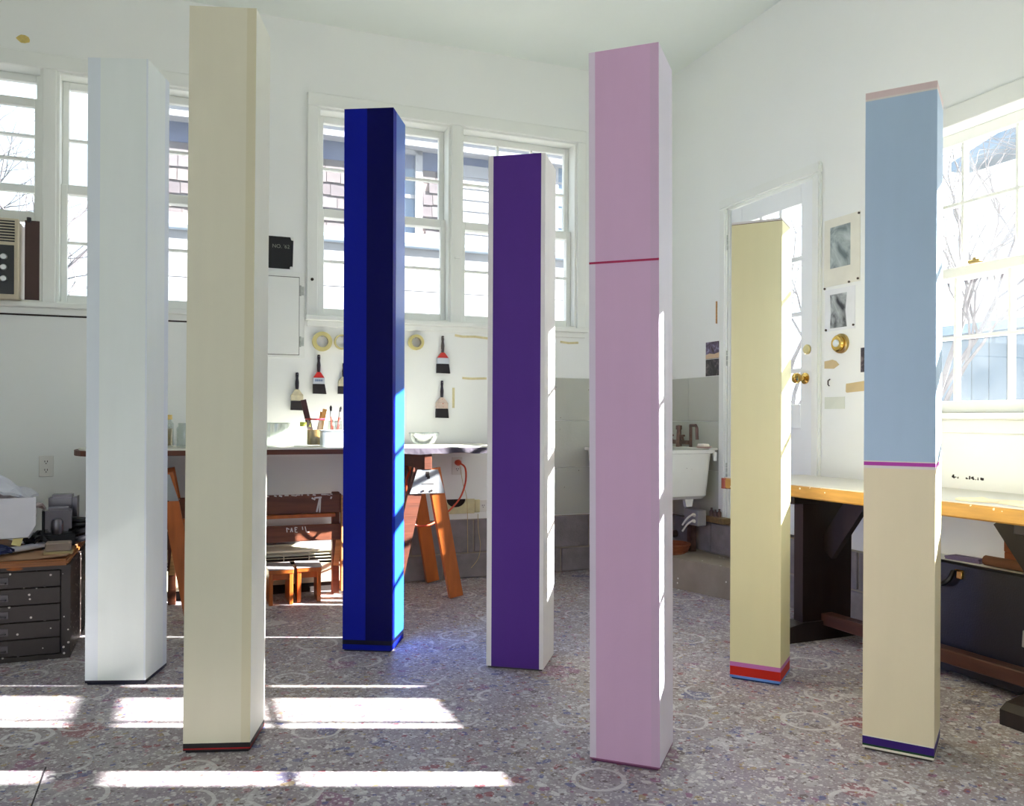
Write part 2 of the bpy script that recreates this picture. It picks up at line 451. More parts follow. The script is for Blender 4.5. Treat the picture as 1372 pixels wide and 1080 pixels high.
PA = lambda u, d, z: (u, WALL_A + d, z)
def casing_back(units, nm):
    o = struct(nm)
    u0, u1 = units[0][0], units[-1][1]
    for a, b_, lab in ((u0 - .062, u0, 0), (units[0][1], units[1][0], 1), (u1, u1 + .062, 0)):
        part('casing', MB().box((a, WALL_A - .018, WZ0 - .0), (b_, WALL_A + .004, WZ1), bevel=.003), TRIM, o)
        if lab: part('mullion', MB().box((a, WALL_A, WZ0), (b_, WALL_A + TA, WZ1)), TRIM, o)
    part('head_casing', MB().box((u0 - .062, WALL_A - .02, WZ1), (u1 + .062, WALL_A + .004, WZ1 + .078), bevel=.004), TRIM, o)
    part('stool', MB().box((u0 - .07, WALL_A - .045, WZ0 - .028), (u1 + .07, WALL_A + .10, WZ0), bevel=.004), TRIM, o)
    part('apron', MB().box((u0 - .06, WALL_A - .016, WZ0 - .062), (u1 + .06, WALL_A + .004, WZ0 - .028), bevel=.003), TRIM, o)
    return o
window_1 = casing_back(W1, 'window_1')
DARKGAP = mat('dark_gap', rgb(40, 32, 30), 0.9)
part('caulk_line', MB().box((W1[0][0] - .07, WALL_A - .006, 1.520), (0.2, WALL_A + .002, 1.528)), DARKGAP, window_1)
window_2 = casing_back(W2, 'window_2')
JAMB = 0.014
def double_hung(parent, u0, u1, vcols):
    for a, b_ in ((u0, u0 + JAMB), (u1 - JAMB, u1)):
        part('jamb', MB().box((a, WALL_A, WZ0), (b_, WALL_A + TA, WZ1)), TRIM, parent)
    part('head_jamb', MB().box((u0 + JAMB, WALL_A, WZ1 - .012), (u1 - JAMB, WALL_A + TA, WZ1)), TRIM, parent)
    part('sill', MB().box((u0 + JAMB, WALL_A, WZ0), (u1 - JAMB, WALL_A + TA + .03, WZ0 + .012)), TRIM, parent)
    u0 += JAMB; u1 -= JAMB
    sash(parent, u0, u1, 2.19, WZ1 - .012, .10, .135, vcols, [2.487], PANE, PA, stile=.032, top=.042, bot=.036)
    sash(parent, u0, u1, WZ0 + .012, 2.236, .055, .09, vcols, [1.926], PANE, PA, stile=.032, top=.05, bot=.043)
double_hung(window_1, *W1[1], 3)
double_hung(window_2, *W2[0], 3)
double_hung(window_2, *W2[1], 3)
# first unit of window_1: lower sash pushed up above the air conditioner
u0, u1 = W1[0]
for a, b_ in ((u0, u0 + JAMB), (u1 - JAMB, u1)):
    part('jamb', MB().box((a, WALL_A, WZ0), (b_, WALL_A + TA, WZ1)), TRIM, window_1)
part('sill', MB().box((u0 + JAMB, WALL_A, WZ0), (u1 - JAMB, WALL_A + TA + .03, WZ0 + .012)), TRIM, window_1)
sash(window_1, u0 + JAMB, u1 - JAMB, 2.185, WZ1, .10, .135, 3, [2.487], PANE, PA, stile=.032, top=.042, bot=.04)
sash(window_1, u0 + JAMB, u1 - JAMB, 2.022, 2.672, .055, .09, 3, [2.35], PANE, PA, stile=.034, top=.045, bot=.052)
# catch on the mullion
part('sash_catch', MB().box((1.54, WALL_A - .03, 1.985), (1.575, WALL_A - .018, 1.997)), TRIM, window_2)

# right-hand window
window_3 = struct('window_3')
PB = lambda u, d, z: (WALL_B + d, u, z)
nl, nr = 2.94, 1.205
for a, b_ in ((nl, nl + .075), (nr - .075, nr)):
    part('casing', MB().box((WALL_B - .018, a, BZ0), (WALL_B + .004, b_, BZ1), bevel=.003), TRIM, window_3)
part('head_casing', MB().box((WALL_B - .02, nr - .08, BZ1), (WALL_B + .004, nl + .08, BZ1 + .085), bevel=.004), TRIM, window_3)
part('stool', MB().box((WALL_B - .045, nr - .09, BZ0 - .028), (WALL_B + .09, nl + .09, BZ0), bevel=.004), TRIM, window_3)
part('apron', MB().box((WALL_B - .016, nr - .08, BZ0 - .085), (WALL_B + .004, nl + .08, BZ0 - .028), bevel=.003), TRIM, window_3)
part('mullion', MB().box((WALL_B - .01, 2.046, BZ0), (WALL_B + TA, 2.092, BZ1)), TRIM, window_3)
for g0, g1 in B_UNITS:
    a, b_ = g0 - .038, g1 + .038
    sash(window_3, a, b_, 1.605, BZ1, .075, .11, 3, [1.936], DUSTY, PB, top=.05, bot=.04)
    sl = sash(window_3, a, b_, BZ0, 1.655, .035, .07, 3, [1.352], DUSTY, PB, top=.045, bot=.052)
BRASS = mat('aged_brass', rgb(190, 164, 104), 0.3, 0.2, 20, metal=1.0)
part('sash_lock', MB().box((WALL_B + .01, 2.50, 1.655), (WALL_B + .035, 2.555, 1.668), bevel=.003).box((WALL_B + .012, 2.515, 1.668), (WALL_B + .03, 2.53, 1.676)), BRASS, window_3)
# windows behind the camera and on the left, which light the room
window_4 = struct('window_4')
PF = lambda u, d, z: (u, WALL_R - d, z)
for a, b_ in ((-1.75, -0.05),):
    sash(window_4, a, b_, 0.8, 2.7, .05, .09, 4, [1.43, 2.07], PANE, PF)
window_5 = struct('window_5')
PL = lambda u, d, z: (WALL_L - d, u, z)
for a, b_ in ((-0.9, 0.2), (0.2, 1.3)):
    sash(window_5, a, b_, 0.9, 2.6, .05, .09, 3, [1.43, 2.07], PANE, PL)

# ------------------------------------------------------------------ door
door_1 = struct('door_1')
d0, d1, dz0, dz1 = DOOR
for a, b_ in ((d0 - .058, d0), (d1, d1 + .062)):
    part('casing', MB().box((WALL_B - .022, a, dz0), (WALL_B + .004, b_, dz1), bevel=.008), TRIM, door_1)
part('head_casing', MB().box((WALL_B - .024, d0 - .058, dz1), (WALL_B + .004, d1 + .062, dz1 + .06), bevel=.008), TRIM, door_1)
for a, b_ in ((d0, d0 + .006), (d1 - .006, d1)):
    part('jamb', MB().box((WALL_B, a, dz0), (WALL_B + TA, b_, dz1)), TRIM, door_1)
part('threshold', MB().box((WALL_B - .03, d0, dz0 - .012), (WALL_B + TA, d1, dz0), bevel=.003), wood('worn_oak', rgb(130, 100, 66)), door_1)
la, lb = d0 + .012, d1 - .008
leaf = part('door_leaf', MB().box((WALL_B + .015, la, dz0 + .006), (WALL_B + .055, la + .105, dz1 - .01), bevel=.002), DOORP, door_1)
part('stile', MB().box((WALL_B + .015, lb - .105, dz0 + .006), (WALL_B + .055, lb, dz1 - .01), bevel=.002), DOORP, leaf)
for z0, z1 in ((2.15, dz1 - .01), (0.95, 1.08), (dz0 + .006, 0.58)):
    part('rail', MB().box((WALL_B + .015, la + .105, z0), (WALL_B + .055, lb - .105, z1), bevel=.002), DOORP, leaf)
part('panel', MB().box((WALL_B + .028, la + .105, 0.58), (WALL_B + .044, lb - .105, 0.95)), DOORP, leaf)
ga, gb = la + .105, lb - .105
us = [ga + (gb - ga) * k / 3 for k in range(4)]; zs = [1.08, 1.26, 1.563, 1.86, 2.15]
for u in us[1:-1]: part('muntin', MB().box((WALL_B + .018, u - .012, 1.08), (WALL_B + .052, u + .012, 2.15)), DOORP, leaf)
for z in zs[1:-1]: part('muntin', MB().box((WALL_B + .019, ga, z - .012), (WALL_B + .051, gb, z + .012)), DOORP, leaf)
for a, b_ in zip(us, us[1:]):
    for za, zb in zip(zs, zs[1:]):
        part('pane', MB().box((WALL_B + .034, a, za), (WALL_B + .037, b_, zb)), DUSTY, leaf)
KN = mat('polished_brass', rgb(212, 176, 96), 0.18, 0.1, 30, metal=1.0)
part('door_knob', MB().lathe([(0.030, 0.0), (0.030, -.006), (0.012, -.010), (0.011, -.035), (0.024, -.045), (0.029, -.058), (0.026, -.070), (0.012, -.077), (0, -.078)], (WALL_B + .015, 3.535, 1.216), 20, 'x'), KN, leaf)
part('deadbolt', MB().lathe([(0.026, 0), (0.026, -.008), (0.020, -.014), (0, -.015)], (WALL_B + .015, 3.519, 1.368), 20, 'x'), mat('pale_brass', rgb(216, 204, 150), 0.35, metal=0.5), leaf)
for z in (1.366, 1.21): part('strike_plate', MB().box((WALL_B - .004, d0 - .004, z - .035), (WALL_B + .02, d0 + .004, z + .035)), BRASS, door_1)
HINGE = mat('painted_hinge', rgb(180, 184, 178), 0.5, 0.2, 40)
for z in (2.06, 1.365, 0.69):
    mb = MB()
    for k in range(3): mb.tube([(WALL_B - .004, d1 - .002, z - .045 + k * .031), (WALL_B - .004, d1 - .002, z - .017 + k * .031)], .006, 8)
    part('hinge', mb, HINGE, door_1)

# ------------------------------------------------------------------ painted columns
def column(name, label, x, y, yaw, w, H, lx, ly, mats, front, right, bands, base_m, base_h=0.007, back=None):
    """front / right: [(from, to, material)] over the face width; bands: [(z0, z1, material[, 'front'])] round the column"""
    root = tag(link(name, None, None, (x, y, 0), (0, 0, yaw)), label, 'sculpture', 'tall painted sculptures')
    slots = [m_ for m_ in mats.values()]; idx = {k: i for i, k in enumerate(mats)}
    c, s_ = math.cos(yaw), math.sin(yaw)
    sx, sy = lx * c + ly * s_, -lx * s_ + ly * c           # lean, in the column's own axes
    def P(u, v, z): return (u + sx * z / H, v + sy * z / H, z)
    mb = MB()
    corners = [((0, 0), (w, 0)), ((w, 0), (w, w)), ((w, w), (0, w)), ((0, w), (0, 0))]
    left = [(1 - b_, 1 - a, m_) for a, b_, m_ in right]
    for fi, ((p, q), strips) in enumerate(zip(corners, (front, right, back or front, left))):
        zs = sorted({base_h, H} | {z for b_ in bands for z in b_[:2] if base_h < z < H} | {z for st in strips if len(st) > 3 for z in st[3:]})
        for st in strips:
            f0, f1 = st[0], st[1]
            for z0, z1 in zip(zs, zs[1:]):
                zm = (z0 + z1) / 2; mname = st[2]
                if len(st) > 3 and not (st[3] < zm < st[4]): continue
                for b_ in bands:
                    if b_[0] < zm < b_[1] and (len(b_) < 4 or fi == 0): mname = b_[2]
                a0 = (p[0] + (q[0] - p[0]) * f0, p[1] + (q[1] - p[1]) * f0); a1 = (p[0] + (q[0] - p[0]) * f1, p[1] + (q[1] - p[1]) * f1)
                mb.face([P(*a0, z0), P(*a1, z0), P(*a1, z1), P(*a0, z1)], idx[mname])
    top = bands[0][2] if bands and abs(bands[0][1] - H) < 1e-6 else front[0][2]
    mb.face([P(0, 0, H), P(w, 0, H), P(w, w, H), P(0, w, H)], idx[top])
    mb.face([P(0, 0, base_h), P(0, w, base_h), P(w, w, base_h), P(w, 0, base_h)], idx[top])
    part('body', mb, slots, root)
    i = 0.006
    part('base', MB().box((i, i, 0), (w - i, w - i, base_h)), base_m, root)
    return root
def paint(name, c, rough=0.5, var=0.015, spec=0.3): return mat(name, rgb(*c), rough, var, 3.0, 0.06, 120, stretch=(6, 6, 1), spec=spec)
BLACK = mat('black_paint', rgb(14, 12, 18), 0.4)
NAVYB = mat('navy_paint', rgb(18, 18, 44), 0.4)

column('tall_sculpture', 'cool white square-section sculpture with a thin black line at its foot', -1.5808, 3.0900, 0.0525, 0.2194, 2.3307, 0.0002, 0.0001,
       dict(w=paint('white_column_paint', (230, 236, 234)), b=paint('blue_white_paint', (222, 229, 236)), k=NAVYB),
       [(0, .21, 'b'), (.21, .97, 'w'), (.97, 1, 'b')], [(0, .8, 'w'), (.8, 1, 'b')], [(0.0, .0165, 'k')], NAVYB)
column('tall_sculpture', 'tall cream square-section sculpture with black and red bands at its foot', -0.9707, 2.4669, 0.0771, 0.1949, 2.2190, 0.0081, 0.0032,
       dict(c=paint('cream_column_paint', (218, 212, 190)), d=paint('deeper_cream_paint', (211, 203, 174)), w=paint('warm_white_paint', (236, 236, 224)), k=BLACK, r=paint('dark_red_paint', (150, 24, 26))),
       [(0, .86, 'c'), (.86, 1, 'd')], [(0, 1, 'w')], [(0, .0104, 'k'), (.0104, .0148, 'r'), (.0148, .0292, 'k')], BLACK)
column('tall_sculpture', 'glossy deep blue square-section sculpture in two blues with a dark line near its foot', -0.7199, 3.5583, -0.1065, 0.2143, 2.3162, -0.0029, -0.0004,
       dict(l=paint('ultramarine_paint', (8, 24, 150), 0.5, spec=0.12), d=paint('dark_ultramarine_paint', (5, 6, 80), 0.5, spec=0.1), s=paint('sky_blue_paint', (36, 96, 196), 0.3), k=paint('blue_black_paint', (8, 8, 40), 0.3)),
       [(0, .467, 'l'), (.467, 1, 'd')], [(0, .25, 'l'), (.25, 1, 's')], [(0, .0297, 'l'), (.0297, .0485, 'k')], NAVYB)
column('tall_sculpture', 'purple square-section sculpture framed by white edges', -0.0985, 3.3350, -0.2295, 0.2318, 2.0467, -0.0005, 0.0,
       dict(p=paint('purple_paint', (84, 50, 138), 0.5, spec=0.14), w=paint('lilac_white_paint', (230, 226, 226))),
       [(0, .088, 'w'), (.088, .93, 'p'), (.93, 1, 'w')], [(0, 1, 'w')], [], mat('dark_base', rgb(60, 56, 60), 0.7))
column('tall_sculpture', 'pink lilac square-section sculpture crossed by a thin crimson line', 0.2323, 2.4305, -0.3696, 0.2050, 2.0672, -0.0131, 0.0020,
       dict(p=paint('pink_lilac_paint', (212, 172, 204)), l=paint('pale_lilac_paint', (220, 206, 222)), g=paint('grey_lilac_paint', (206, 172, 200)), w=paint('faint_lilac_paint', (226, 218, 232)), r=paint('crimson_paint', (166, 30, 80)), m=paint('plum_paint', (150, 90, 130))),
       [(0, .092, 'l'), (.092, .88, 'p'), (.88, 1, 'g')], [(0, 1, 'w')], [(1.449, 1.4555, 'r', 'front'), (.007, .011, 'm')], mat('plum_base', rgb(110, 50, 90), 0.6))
column('tall_sculpture', 'pale yellow square-section sculpture with mauve, red and light blue bands at its foot', 0.8445, 3.2082, -0.4969, 0.1887, 1.7555, -0.0011, 0.0006,
       dict(y=paint('pale_yellow_paint', (228, 220, 174)), l=paint('lip_white_paint', (222, 216, 210)), k=paint('brown_line_paint', (120, 100, 80)), m=paint('mauve_paint', (196, 116, 180)), r=paint('red_paint', (196, 34, 14)), b=paint('light_blue_paint', (104, 152, 224))),
       [(0, 1, 'y')], [(0, 1, 'y')], [(1.7475, 1.7555, 'l'), (1.745, 1.7475, 'k'), (0, .0162, 'b'), (.0162, .0505, 'r'), (.0505, .0672, 'm')], mat('blue_base', rgb(30, 60, 120), 0.6))
column('tall_sculpture', 'square-section sculpture of pale blue above buff, parted by a magenta line', 1.0683, 2.5271, -0.5535, 0.1948, 1.9894, 0.0007, -0.0001,
       dict(b=paint('pale_blue_paint', (172, 194, 216)), p=paint('dusty_pink_paint', (218, 196, 194)), l=paint('pale_line_paint', (224, 214, 208)), m=paint('magenta_paint', (176, 60, 160)), t=paint('buff_paint', (228, 214, 180)), v=paint('violet_paint', (52, 20, 110)), g=paint('dark_green_paint', (14, 60, 30)), w=paint('ivory_paint', (232, 226, 206))),
       [(0, 1, 't')], [(0, 1, 't')], [(1.970, 1.9894, 'p'), (1.964, 1.970, 'l'), (.876, 1.964, 'b'), (.873, .876, 'l'), (.862, .873, 'm'), (.854, .862, 'l'), (0, .0136, 'w'), (.0136, .0195, 'g'), (.0195, .042, 'v'), (.042, .0455, 'w')], mat('shadow_base', rgb(70, 60, 50), 0.7))

# ------------------------------------------------------------------ long table on sawhorses along the back wall
DKWOOD = wood('dark_red_wood', rgb(92, 46, 28), 0.5)
ORWOOD = wood('varnished_pine', rgb(176, 92, 34), 0.35, stretch=(6, 6, 1))
PALEWOOD = wood('pale_wood', rgb(190, 140, 84), 0.5)
tb = thing('work_table', 'long round-ended board table laid on two sawhorses under the brushes', 'table', 0.54, 4.64, 0)
def board(x0, x1, y0, y1, k=9):
    r = (y1 - y0) / 2; cy = (y0 + y1) / 2
    return [(x1, y0), (x1, y1)] + [(x0 + r * .5 + r * .5 * math.cos(t), cy + r * math.sin(t)) for t in [math.pi / 2 + math.pi * i / k for i in range(k + 1)]]
part('table_board', MB().prism(board(-1.06, 1.16, -.25, .28), .806, .832), DKWOOD, tb)
SHEET = mat('white_table_sheet', rgb(230, 228, 216), 0.6, 0.04, 5)
part('table_cover', MB().prism(board(-1.04, 1.158, -.253, .275), .832, .840), SHEET, tb)
GREYCL = mat('grey_drop_cloth', rgb(70, 64, 76), 0.8, 0.15, 16)
mb = MB(); pts = []
n_ = 22
for i in range(n_ + 1):
    x = 0.44 + 0.715 * i / n_; drop = .026 + .008 * abs(math.sin(i * .25)) + .002 * math.sin(i * 1.3)
    pts.append([(x, -.2545, .834), (x, -.2575, .834), (x, -.262 - .004 * math.sin(i), .834 - drop), (x, -.2565 - .004 * math.sin(i), .834 - drop)])
mb.raw([p for q in pts for p in q], [(i * 4 + a, i * 4 + (a + 1) % 4, (i + 1) * 4 + (a + 1) % 4, (i + 1) * 4 + a) for i in range(n_) for a in range(4)] + [(0, 1, 2, 3), tuple(n_ * 4 + a for a in (3, 2, 1, 0))])
part('hanging_cloth_edge', mb, GREYCL, tb)

def sawhorse(s, n, label, turn=0.0):
    t = thing('sawhorse', label, 'sawhorse', s, n, 0, turn, 'sawhorses under the long table')
    part('beam', MB().box((-.022, -.245, .715), (.022, .245, .806), bevel=.003), DKWOOD, t)
    STEEL = MATS.get('bracket_steel') or mat('bracket_steel', rgb(150, 154, 158), 0.4, 0.06, 20, metal=0.3)
    for sy in (-1, 1):
        y = sy * .205
        for sx in (-1, 1):
            foot = (sx * (.20 if sx < 0 else .165), y + sy * .03, 0.0); top = (sx * .038, y, .72)
            part('leg', MB().bar((foot[0], foot[1], .012), top, .075, .042, (0, 1, 0)), ORWOOD if sx > 0 else DKWOOD, t)
        br = part('bracket', MB().prism([(-.10, .585), (.10, .585), (.058, .715), (-.058, .715)], y + sy * .030, y + sy * .034, 'y'), STEEL, t)
        if sy < 0:
            d = y + sy * .0345
            pm = MB().box((-.012, d, .675), (.008, d - .0005, .705)).box((-.004, d, .665), (.012, d - .0005, .682))
            pm.lathe([(0, 0), (.006, 0), (.006, -.004), (0, -.004)], (-.025, d, .60), 8, 'y').lathe([(0, 0), (.006, 0), (.006, -.004), (0, -.004)], (.022, d, .60), 8, 'y')
            pm.box((-.035, d, .635), (.035, d - .0005, .639)).box((-.055, d, .583), (.055, d - .0005, .587))
            part('stamped_mark', pm, DARKGAP, br)
    return t
sawhorse(1.225, 4.635, 'sawhorse with grey metal bracket standing between blue and purple sculptures')
sawhorse(-0.135, 4.635, 'sawhorse seen in the gap between the white and the cream sculpture')

# ------------------------------------------------------------------ rack of boards under the table
RACKW = wood('red_brown_board', rgb(104, 56, 34), 0.55, stretch=(1.5, 16, 16))
MARK = mat('white_paint_mark', rgb(214, 208, 204), 0.6)
rk = thing('board_rack', 'low rack of red-brown boards daubed with white paint below the table', 'rack', 0.36, 4.80, 0)
b1 = part('board', MB().box((-.45, -.07, .462), (.455, -.045, .568), bevel=.003), RACKW, rk)
b2 = part('board', MB().box((-.45, -.07, .308), (.455, -.045, .398), bevel=.003), RACKW, rk)
part('ledge', MB().box((-.45, -.085, .44), (.42, -.03, .460), bevel=.002), ORWOOD, rk)
for x in (-.43, .43): part('post', MB().box((x - .02, -.045, 0), (x + .02, .0, .575), bevel=.003), RACKW, rk)
for x in (-.43, .43): part('brace', MB().bar((x, -.05, .16), (x + .015, -.052, .31), .03, .01, (0, 1, 0)), PALEWOOD, rk)
part('post', MB().box((.452, -.09, 0.02), (.462, -.04, .56), bevel=.002), PALEWOOD, rk)
def strokes(lst, y, w=.006):
    mb = MB()
    for a, b_ in lst: mb.bar((a[0], y, a[1]), (b_[0], y, b_[1]), .001, w, (0, 0, 1) if abs(a[0] - b_[0]) > abs(a[1] - b_[1]) else (1, 0, 0))
    return mb
pm_ = part('paint_mark', strokes([((.305, .548), (.345, .55)), ((.335, .548), (.318, .468)), ((.338, .548), (.334, .465)), ((.29, .548), (.31, .538)), ((.40, .552), (.395, .54))], -.0708, .009), MARK, b1); pm_['kind'] = 'stuff'
pm_ = part('paint_mark', strokes([((.155, .388), (.158, .362)), ((.158, .385), (.17, .378)), ((.182, .386), (.176, .362)), ((.182, .386), (.188, .362)), ((.176, .372), (.187, .372)), ((.20, .388), (.202, .361)), ((.20, .388), (.213, .386)), ((.201, .375), (.21, .375)), ((.202, .361), (.214, .36)), ((.24, .39), (.243, .372)), ((.255, .39), (.262, .36)), ((.262, .36), (.278, .358))], -.0708, .005), MARK, b2); pm_['kind'] = 'stuff'
mb = MB()
for i in range(26):
    x = -.4 + i * .032 + random.uniform(-.01, .01); mb.bar((x, -.0705, .566), (x + random.uniform(.006, .03), -.0705, .566 - random.uniform(0, .006)), .001, random.uniform(.003, .009))
part('paint_drip', mb, MARK, b1)['kind'] = 'stuff'

# baseboard heater
CREAM = mat('cream_enamel', rgb(214, 210, 186), 0.4, 0.05, 8)
ht = thing('baseboard_heater', 'cream baseboard heater with slotted grille low on the wall', 'heater', 0.45, 4.885, 0)
part('back_plate', MB().box((-.62, .012, .05), (.50, .03, .27)), CREAM, ht)
part('front_panel', MB().box((-.62, -.052, .055), (.50, -.042, .165), bevel=.003), CREAM, ht)
part('hood', MB().prism([(-.045, .232), (.015, .25), (.015, .262), (-.05, .243)], -.62, .50, 'x'), CREAM, ht)
for x in (-.615, .49): part('end_cap', MB().box((x, -.05, .05), (x + .008, .015, .25)), CREAM, ht)
for k in range(3): part('slat', MB().box((-.61, -.042 + .002 * k, .178 + .018 * k), (.49, -.036 + .002 * k, .182 + .018 * k)), CREAM, ht)
for k in range(8): part('grille_bar', MB().box((-.5 + k * .14, -.046, .165), (-.494 + k * .14, -.04, .235)), CREAM, ht)
part('heating_fins', MB().box((-.60, -.03, .08), (.48, .01, .2)), DARKGAP, ht)
part('foot_strip', MB().box((-.62, -.03, 0), (.50, .02, .05)), DARKGAP, ht)

# two small box stools
STOOLTOP = mat('grey_stool_paint', rgb(158, 150, 150), 0.6, 0.1, 20)
def box_stool(s, n, w, label, turn=0):
    t = thing('box_stool', label, 'stool', s, n, 0, turn, 'small box stools below the table')
    part('top', MB().box((-w / 2, -.11, .165), (w / 2, .11, .188), bevel=.003), ORWOOD, t)
    part('top_cover', MB().box((-w / 2 - .002, -.112, .188), (w / 2 + .002, .112, .192)), STOOLTOP, t)
    for x in (-w / 2 + .002, w / 2 - .022): part('side_panel', MB().box((x, -.105, 0), (x + .020, .105, .165), bevel=.002), ORWOOD, t)
    part('rail', MB().box((-w / 2 + .022, -.08, .13), (w / 2 - .022, -.065, .165)), ORWOOD, t)
    return t
box_stool(0.470, 4.66, .128, 'small varnished box stool with grey top, next to the cream sculpture')
box_stool(0.624, 4.68, .128, 'small varnished box stool with grey top, next to the blue sculpture', R(-3))

# ------------------------------------------------------------------ things on the long table
TZ = 0.840
def jar(s, n, r, h, label, cat='jar', lid=None, content=None, name='glass_jar', neck=0.8):
    t = thing(name, label, cat, s, n, TZ)
    part('glass', MB().lathe([(0, 0), (r * .92, 0), (r, .006), (r, h * .78), (r * neck, h * .88), (r * neck, h), (r * neck - .003, h), (r * neck - .003, h * .88), (r - .003, h * .77), (r - .003, .008), (0, .006)], seg=20), JARGLASS, t)
    if lid: part('lid', MB().lathe([(0, h - .012), (r * neck + .004, h - .012), (r * neck + .004, h + .012), (0, h + .014)], seg=20), lid, t)
    if content: part('contents', MB().lathe([(0, .008), (r - .006, .008), (r - .006, h * .62), (0, h * .63)], seg=16), content, t)
    return t
def bowl(s, n, r, h, label):
    t = thing('glass_bowl', label, 'bowl', s, n, TZ, 0, 'glass mixing bowls on the long table')
    prof = [(0, 0), (r * .5, 0), (r * .72, h * .18), (r * .93, h * .6), (r, h), (r + .006, h), (r + .006, h - .006), (r * .95, h * .55), (r * .76, h * .2), (r * .52, .008), (0, .008)]
    part('bowl_wall', MB().lathe(prof, seg=28), JARGLASS, t)
    part('rim', MB().tube([(r * 1.02 * math.cos(k * math.pi / 14), r * 1.02 * math.sin(k * math.pi / 14), h) for k in range(29)], .004, 6), JARGLASS, t)
    return t
bowl(.425, 4.62, .09, .125, 'tall glass mixing bowl on the table beside the cream sculpture')
bowl(1.275, 4.66, .082, .07, 'shallow glass bowl on the table beside the blue sculpture')
YELLOWLID = mat('yellow_lid', rgb(206, 170, 70), 0.4); REDLID = mat('red_lid', rgb(176, 30, 50), 0.4); GREENLID = mat('lime_lid', rgb(190, 196, 80), 0.4)
AMBER = mat('dried_varnish', rgb(186, 146, 80), 0.6, 0.3, 20)
jar(-.118, 4.66, .055, .155, 'yellow-lidded jar in the gap between white and cream sculptures', lid=YELLOWLID, content=AMBER)
jar(.0, 4.60, .05, .125, 'open squat glass jar beside the yellow-lidded jar', neck=.86)
jar(.655, 4.64, .05, .145, 'large red-rimmed glass jar holding flat sticks', content=AMBER, neck=.95)
single('jar_rim', MB().tube([(.05 * math.cos(k * math.pi / 10), .05 * math.sin(k * math.pi / 10), 0) for k in range(21)], .006, 6), REDLID, 'red ring around the mouth of the stick jar', 'ring', .655, 4.64, TZ + .148)
jar(.765, 4.66, .046, .14, 'glass jar full of thin paint brushes by the blue sculpture', content=AMBER, neck=.95)
jar(.585, 4.60, .018, .12, 'slim glass vial with a lime-coloured cap', lid=GREENLID, name='glass_vial', cat='vial')
jar(.548, 4.56, .018, .04, 'tiny clear glass cup beside the slim vial', name='glass_cup', cat='cup')
PALEBOX = mat('pale_blue_plastic', rgb(206, 216, 220), 0.4)
bx_ = thing('plastic_tub', 'pale blue-white rectangular tub in front of the brush jars', 'tub', .745, 4.52, TZ)
part('tub_wall', MB().prism([(-.075, -.045), (.085, -.045), (.085, .045), (-.075, .045)], 0, .085), PALEBOX, bx_)
part('rim', MB().box((-.08, -.05, .082), (.09, .05, .09), bevel=.003), PALEBOX, bx_)
DKBR = mat('dark_stained_stick', rgb(72, 40, 40), 0.6, 0.2, 20, spots=(rgb(210, 200, 200), 60, .12, .3)); TANST = mat('tan_stick', rgb(188, 138, 70), 0.6, 0.15, 20)
single('stirring_stick', MB().bar((0, 0, -.10), (-.055, 0, .135), .006, .03, (1, 0, 0)), DKBR, 'dark brown stirring stick leaning in the red-rimmed jar', 'stick', .645, 4.64, TZ + .118)
single('wooden_spatula', MB().bar((0, 0, -.09), (.035, 0, .085), .006, .022, (1, 0, 0)), TANST, 'wider tan wooden stick standing in the red-rimmed jar', 'stick', .672, 4.635, TZ + .118)
single('wooden_spatula', MB().bar((0, 0, -.09), (.03, 0, .07), .006, .014, (1, 0, 0)), TANST, 'shorter tan wooden stick behind the wider one in the jar', 'stick', .662, 4.66, TZ + .118)
REDH = mat('red_brush_handle', rgb(176, 60, 40), 0.4); SILV = mat('ferrule', rgb(190, 190, 190), 0.3, metal=0.9); BRIST = mat('dark_bristle', rgb(28, 24, 30), 0.8, 0.2, 60, stretch=(30, 30, 2))
for i, (dx, lx_, hh, lab) in enumerate(((-.022, -.005, .16, 'thin red paint brush tilted in the brush jar'), (0, .035, .155, 'tallest thin paint brush leaning right in the brush jar'), (.02, .012, .10, 'short red-handled paint brush in the brush jar'), (.0, -.015, .085, 'stubby red paint brush at the rim of the brush jar'))):
    t = thing('thin_paint_brush', lab, 'brush', .765 + dx * .8, 4.66 + .004 * i, TZ + .015, 0, 'thin paint brushes in the jar')
    a = Vector((0, 0, 0)); b_ = Vector((lx_, 0, .05 + hh)); 
    part('handle', MB().tube([a, a.lerp(b_, .7)], [.003, .0045], 8), REDH, t)
    part('ferrule', MB().tube([a.lerp(b_, .7), a.lerp(b_, .85)], [.005, .006], 8), SILV, t)
    part('bristles', MB().tube([a.lerp(b_, .85), a.lerp(b_, .95), b_], [.006, .007, .001], 8), BRIST, t)

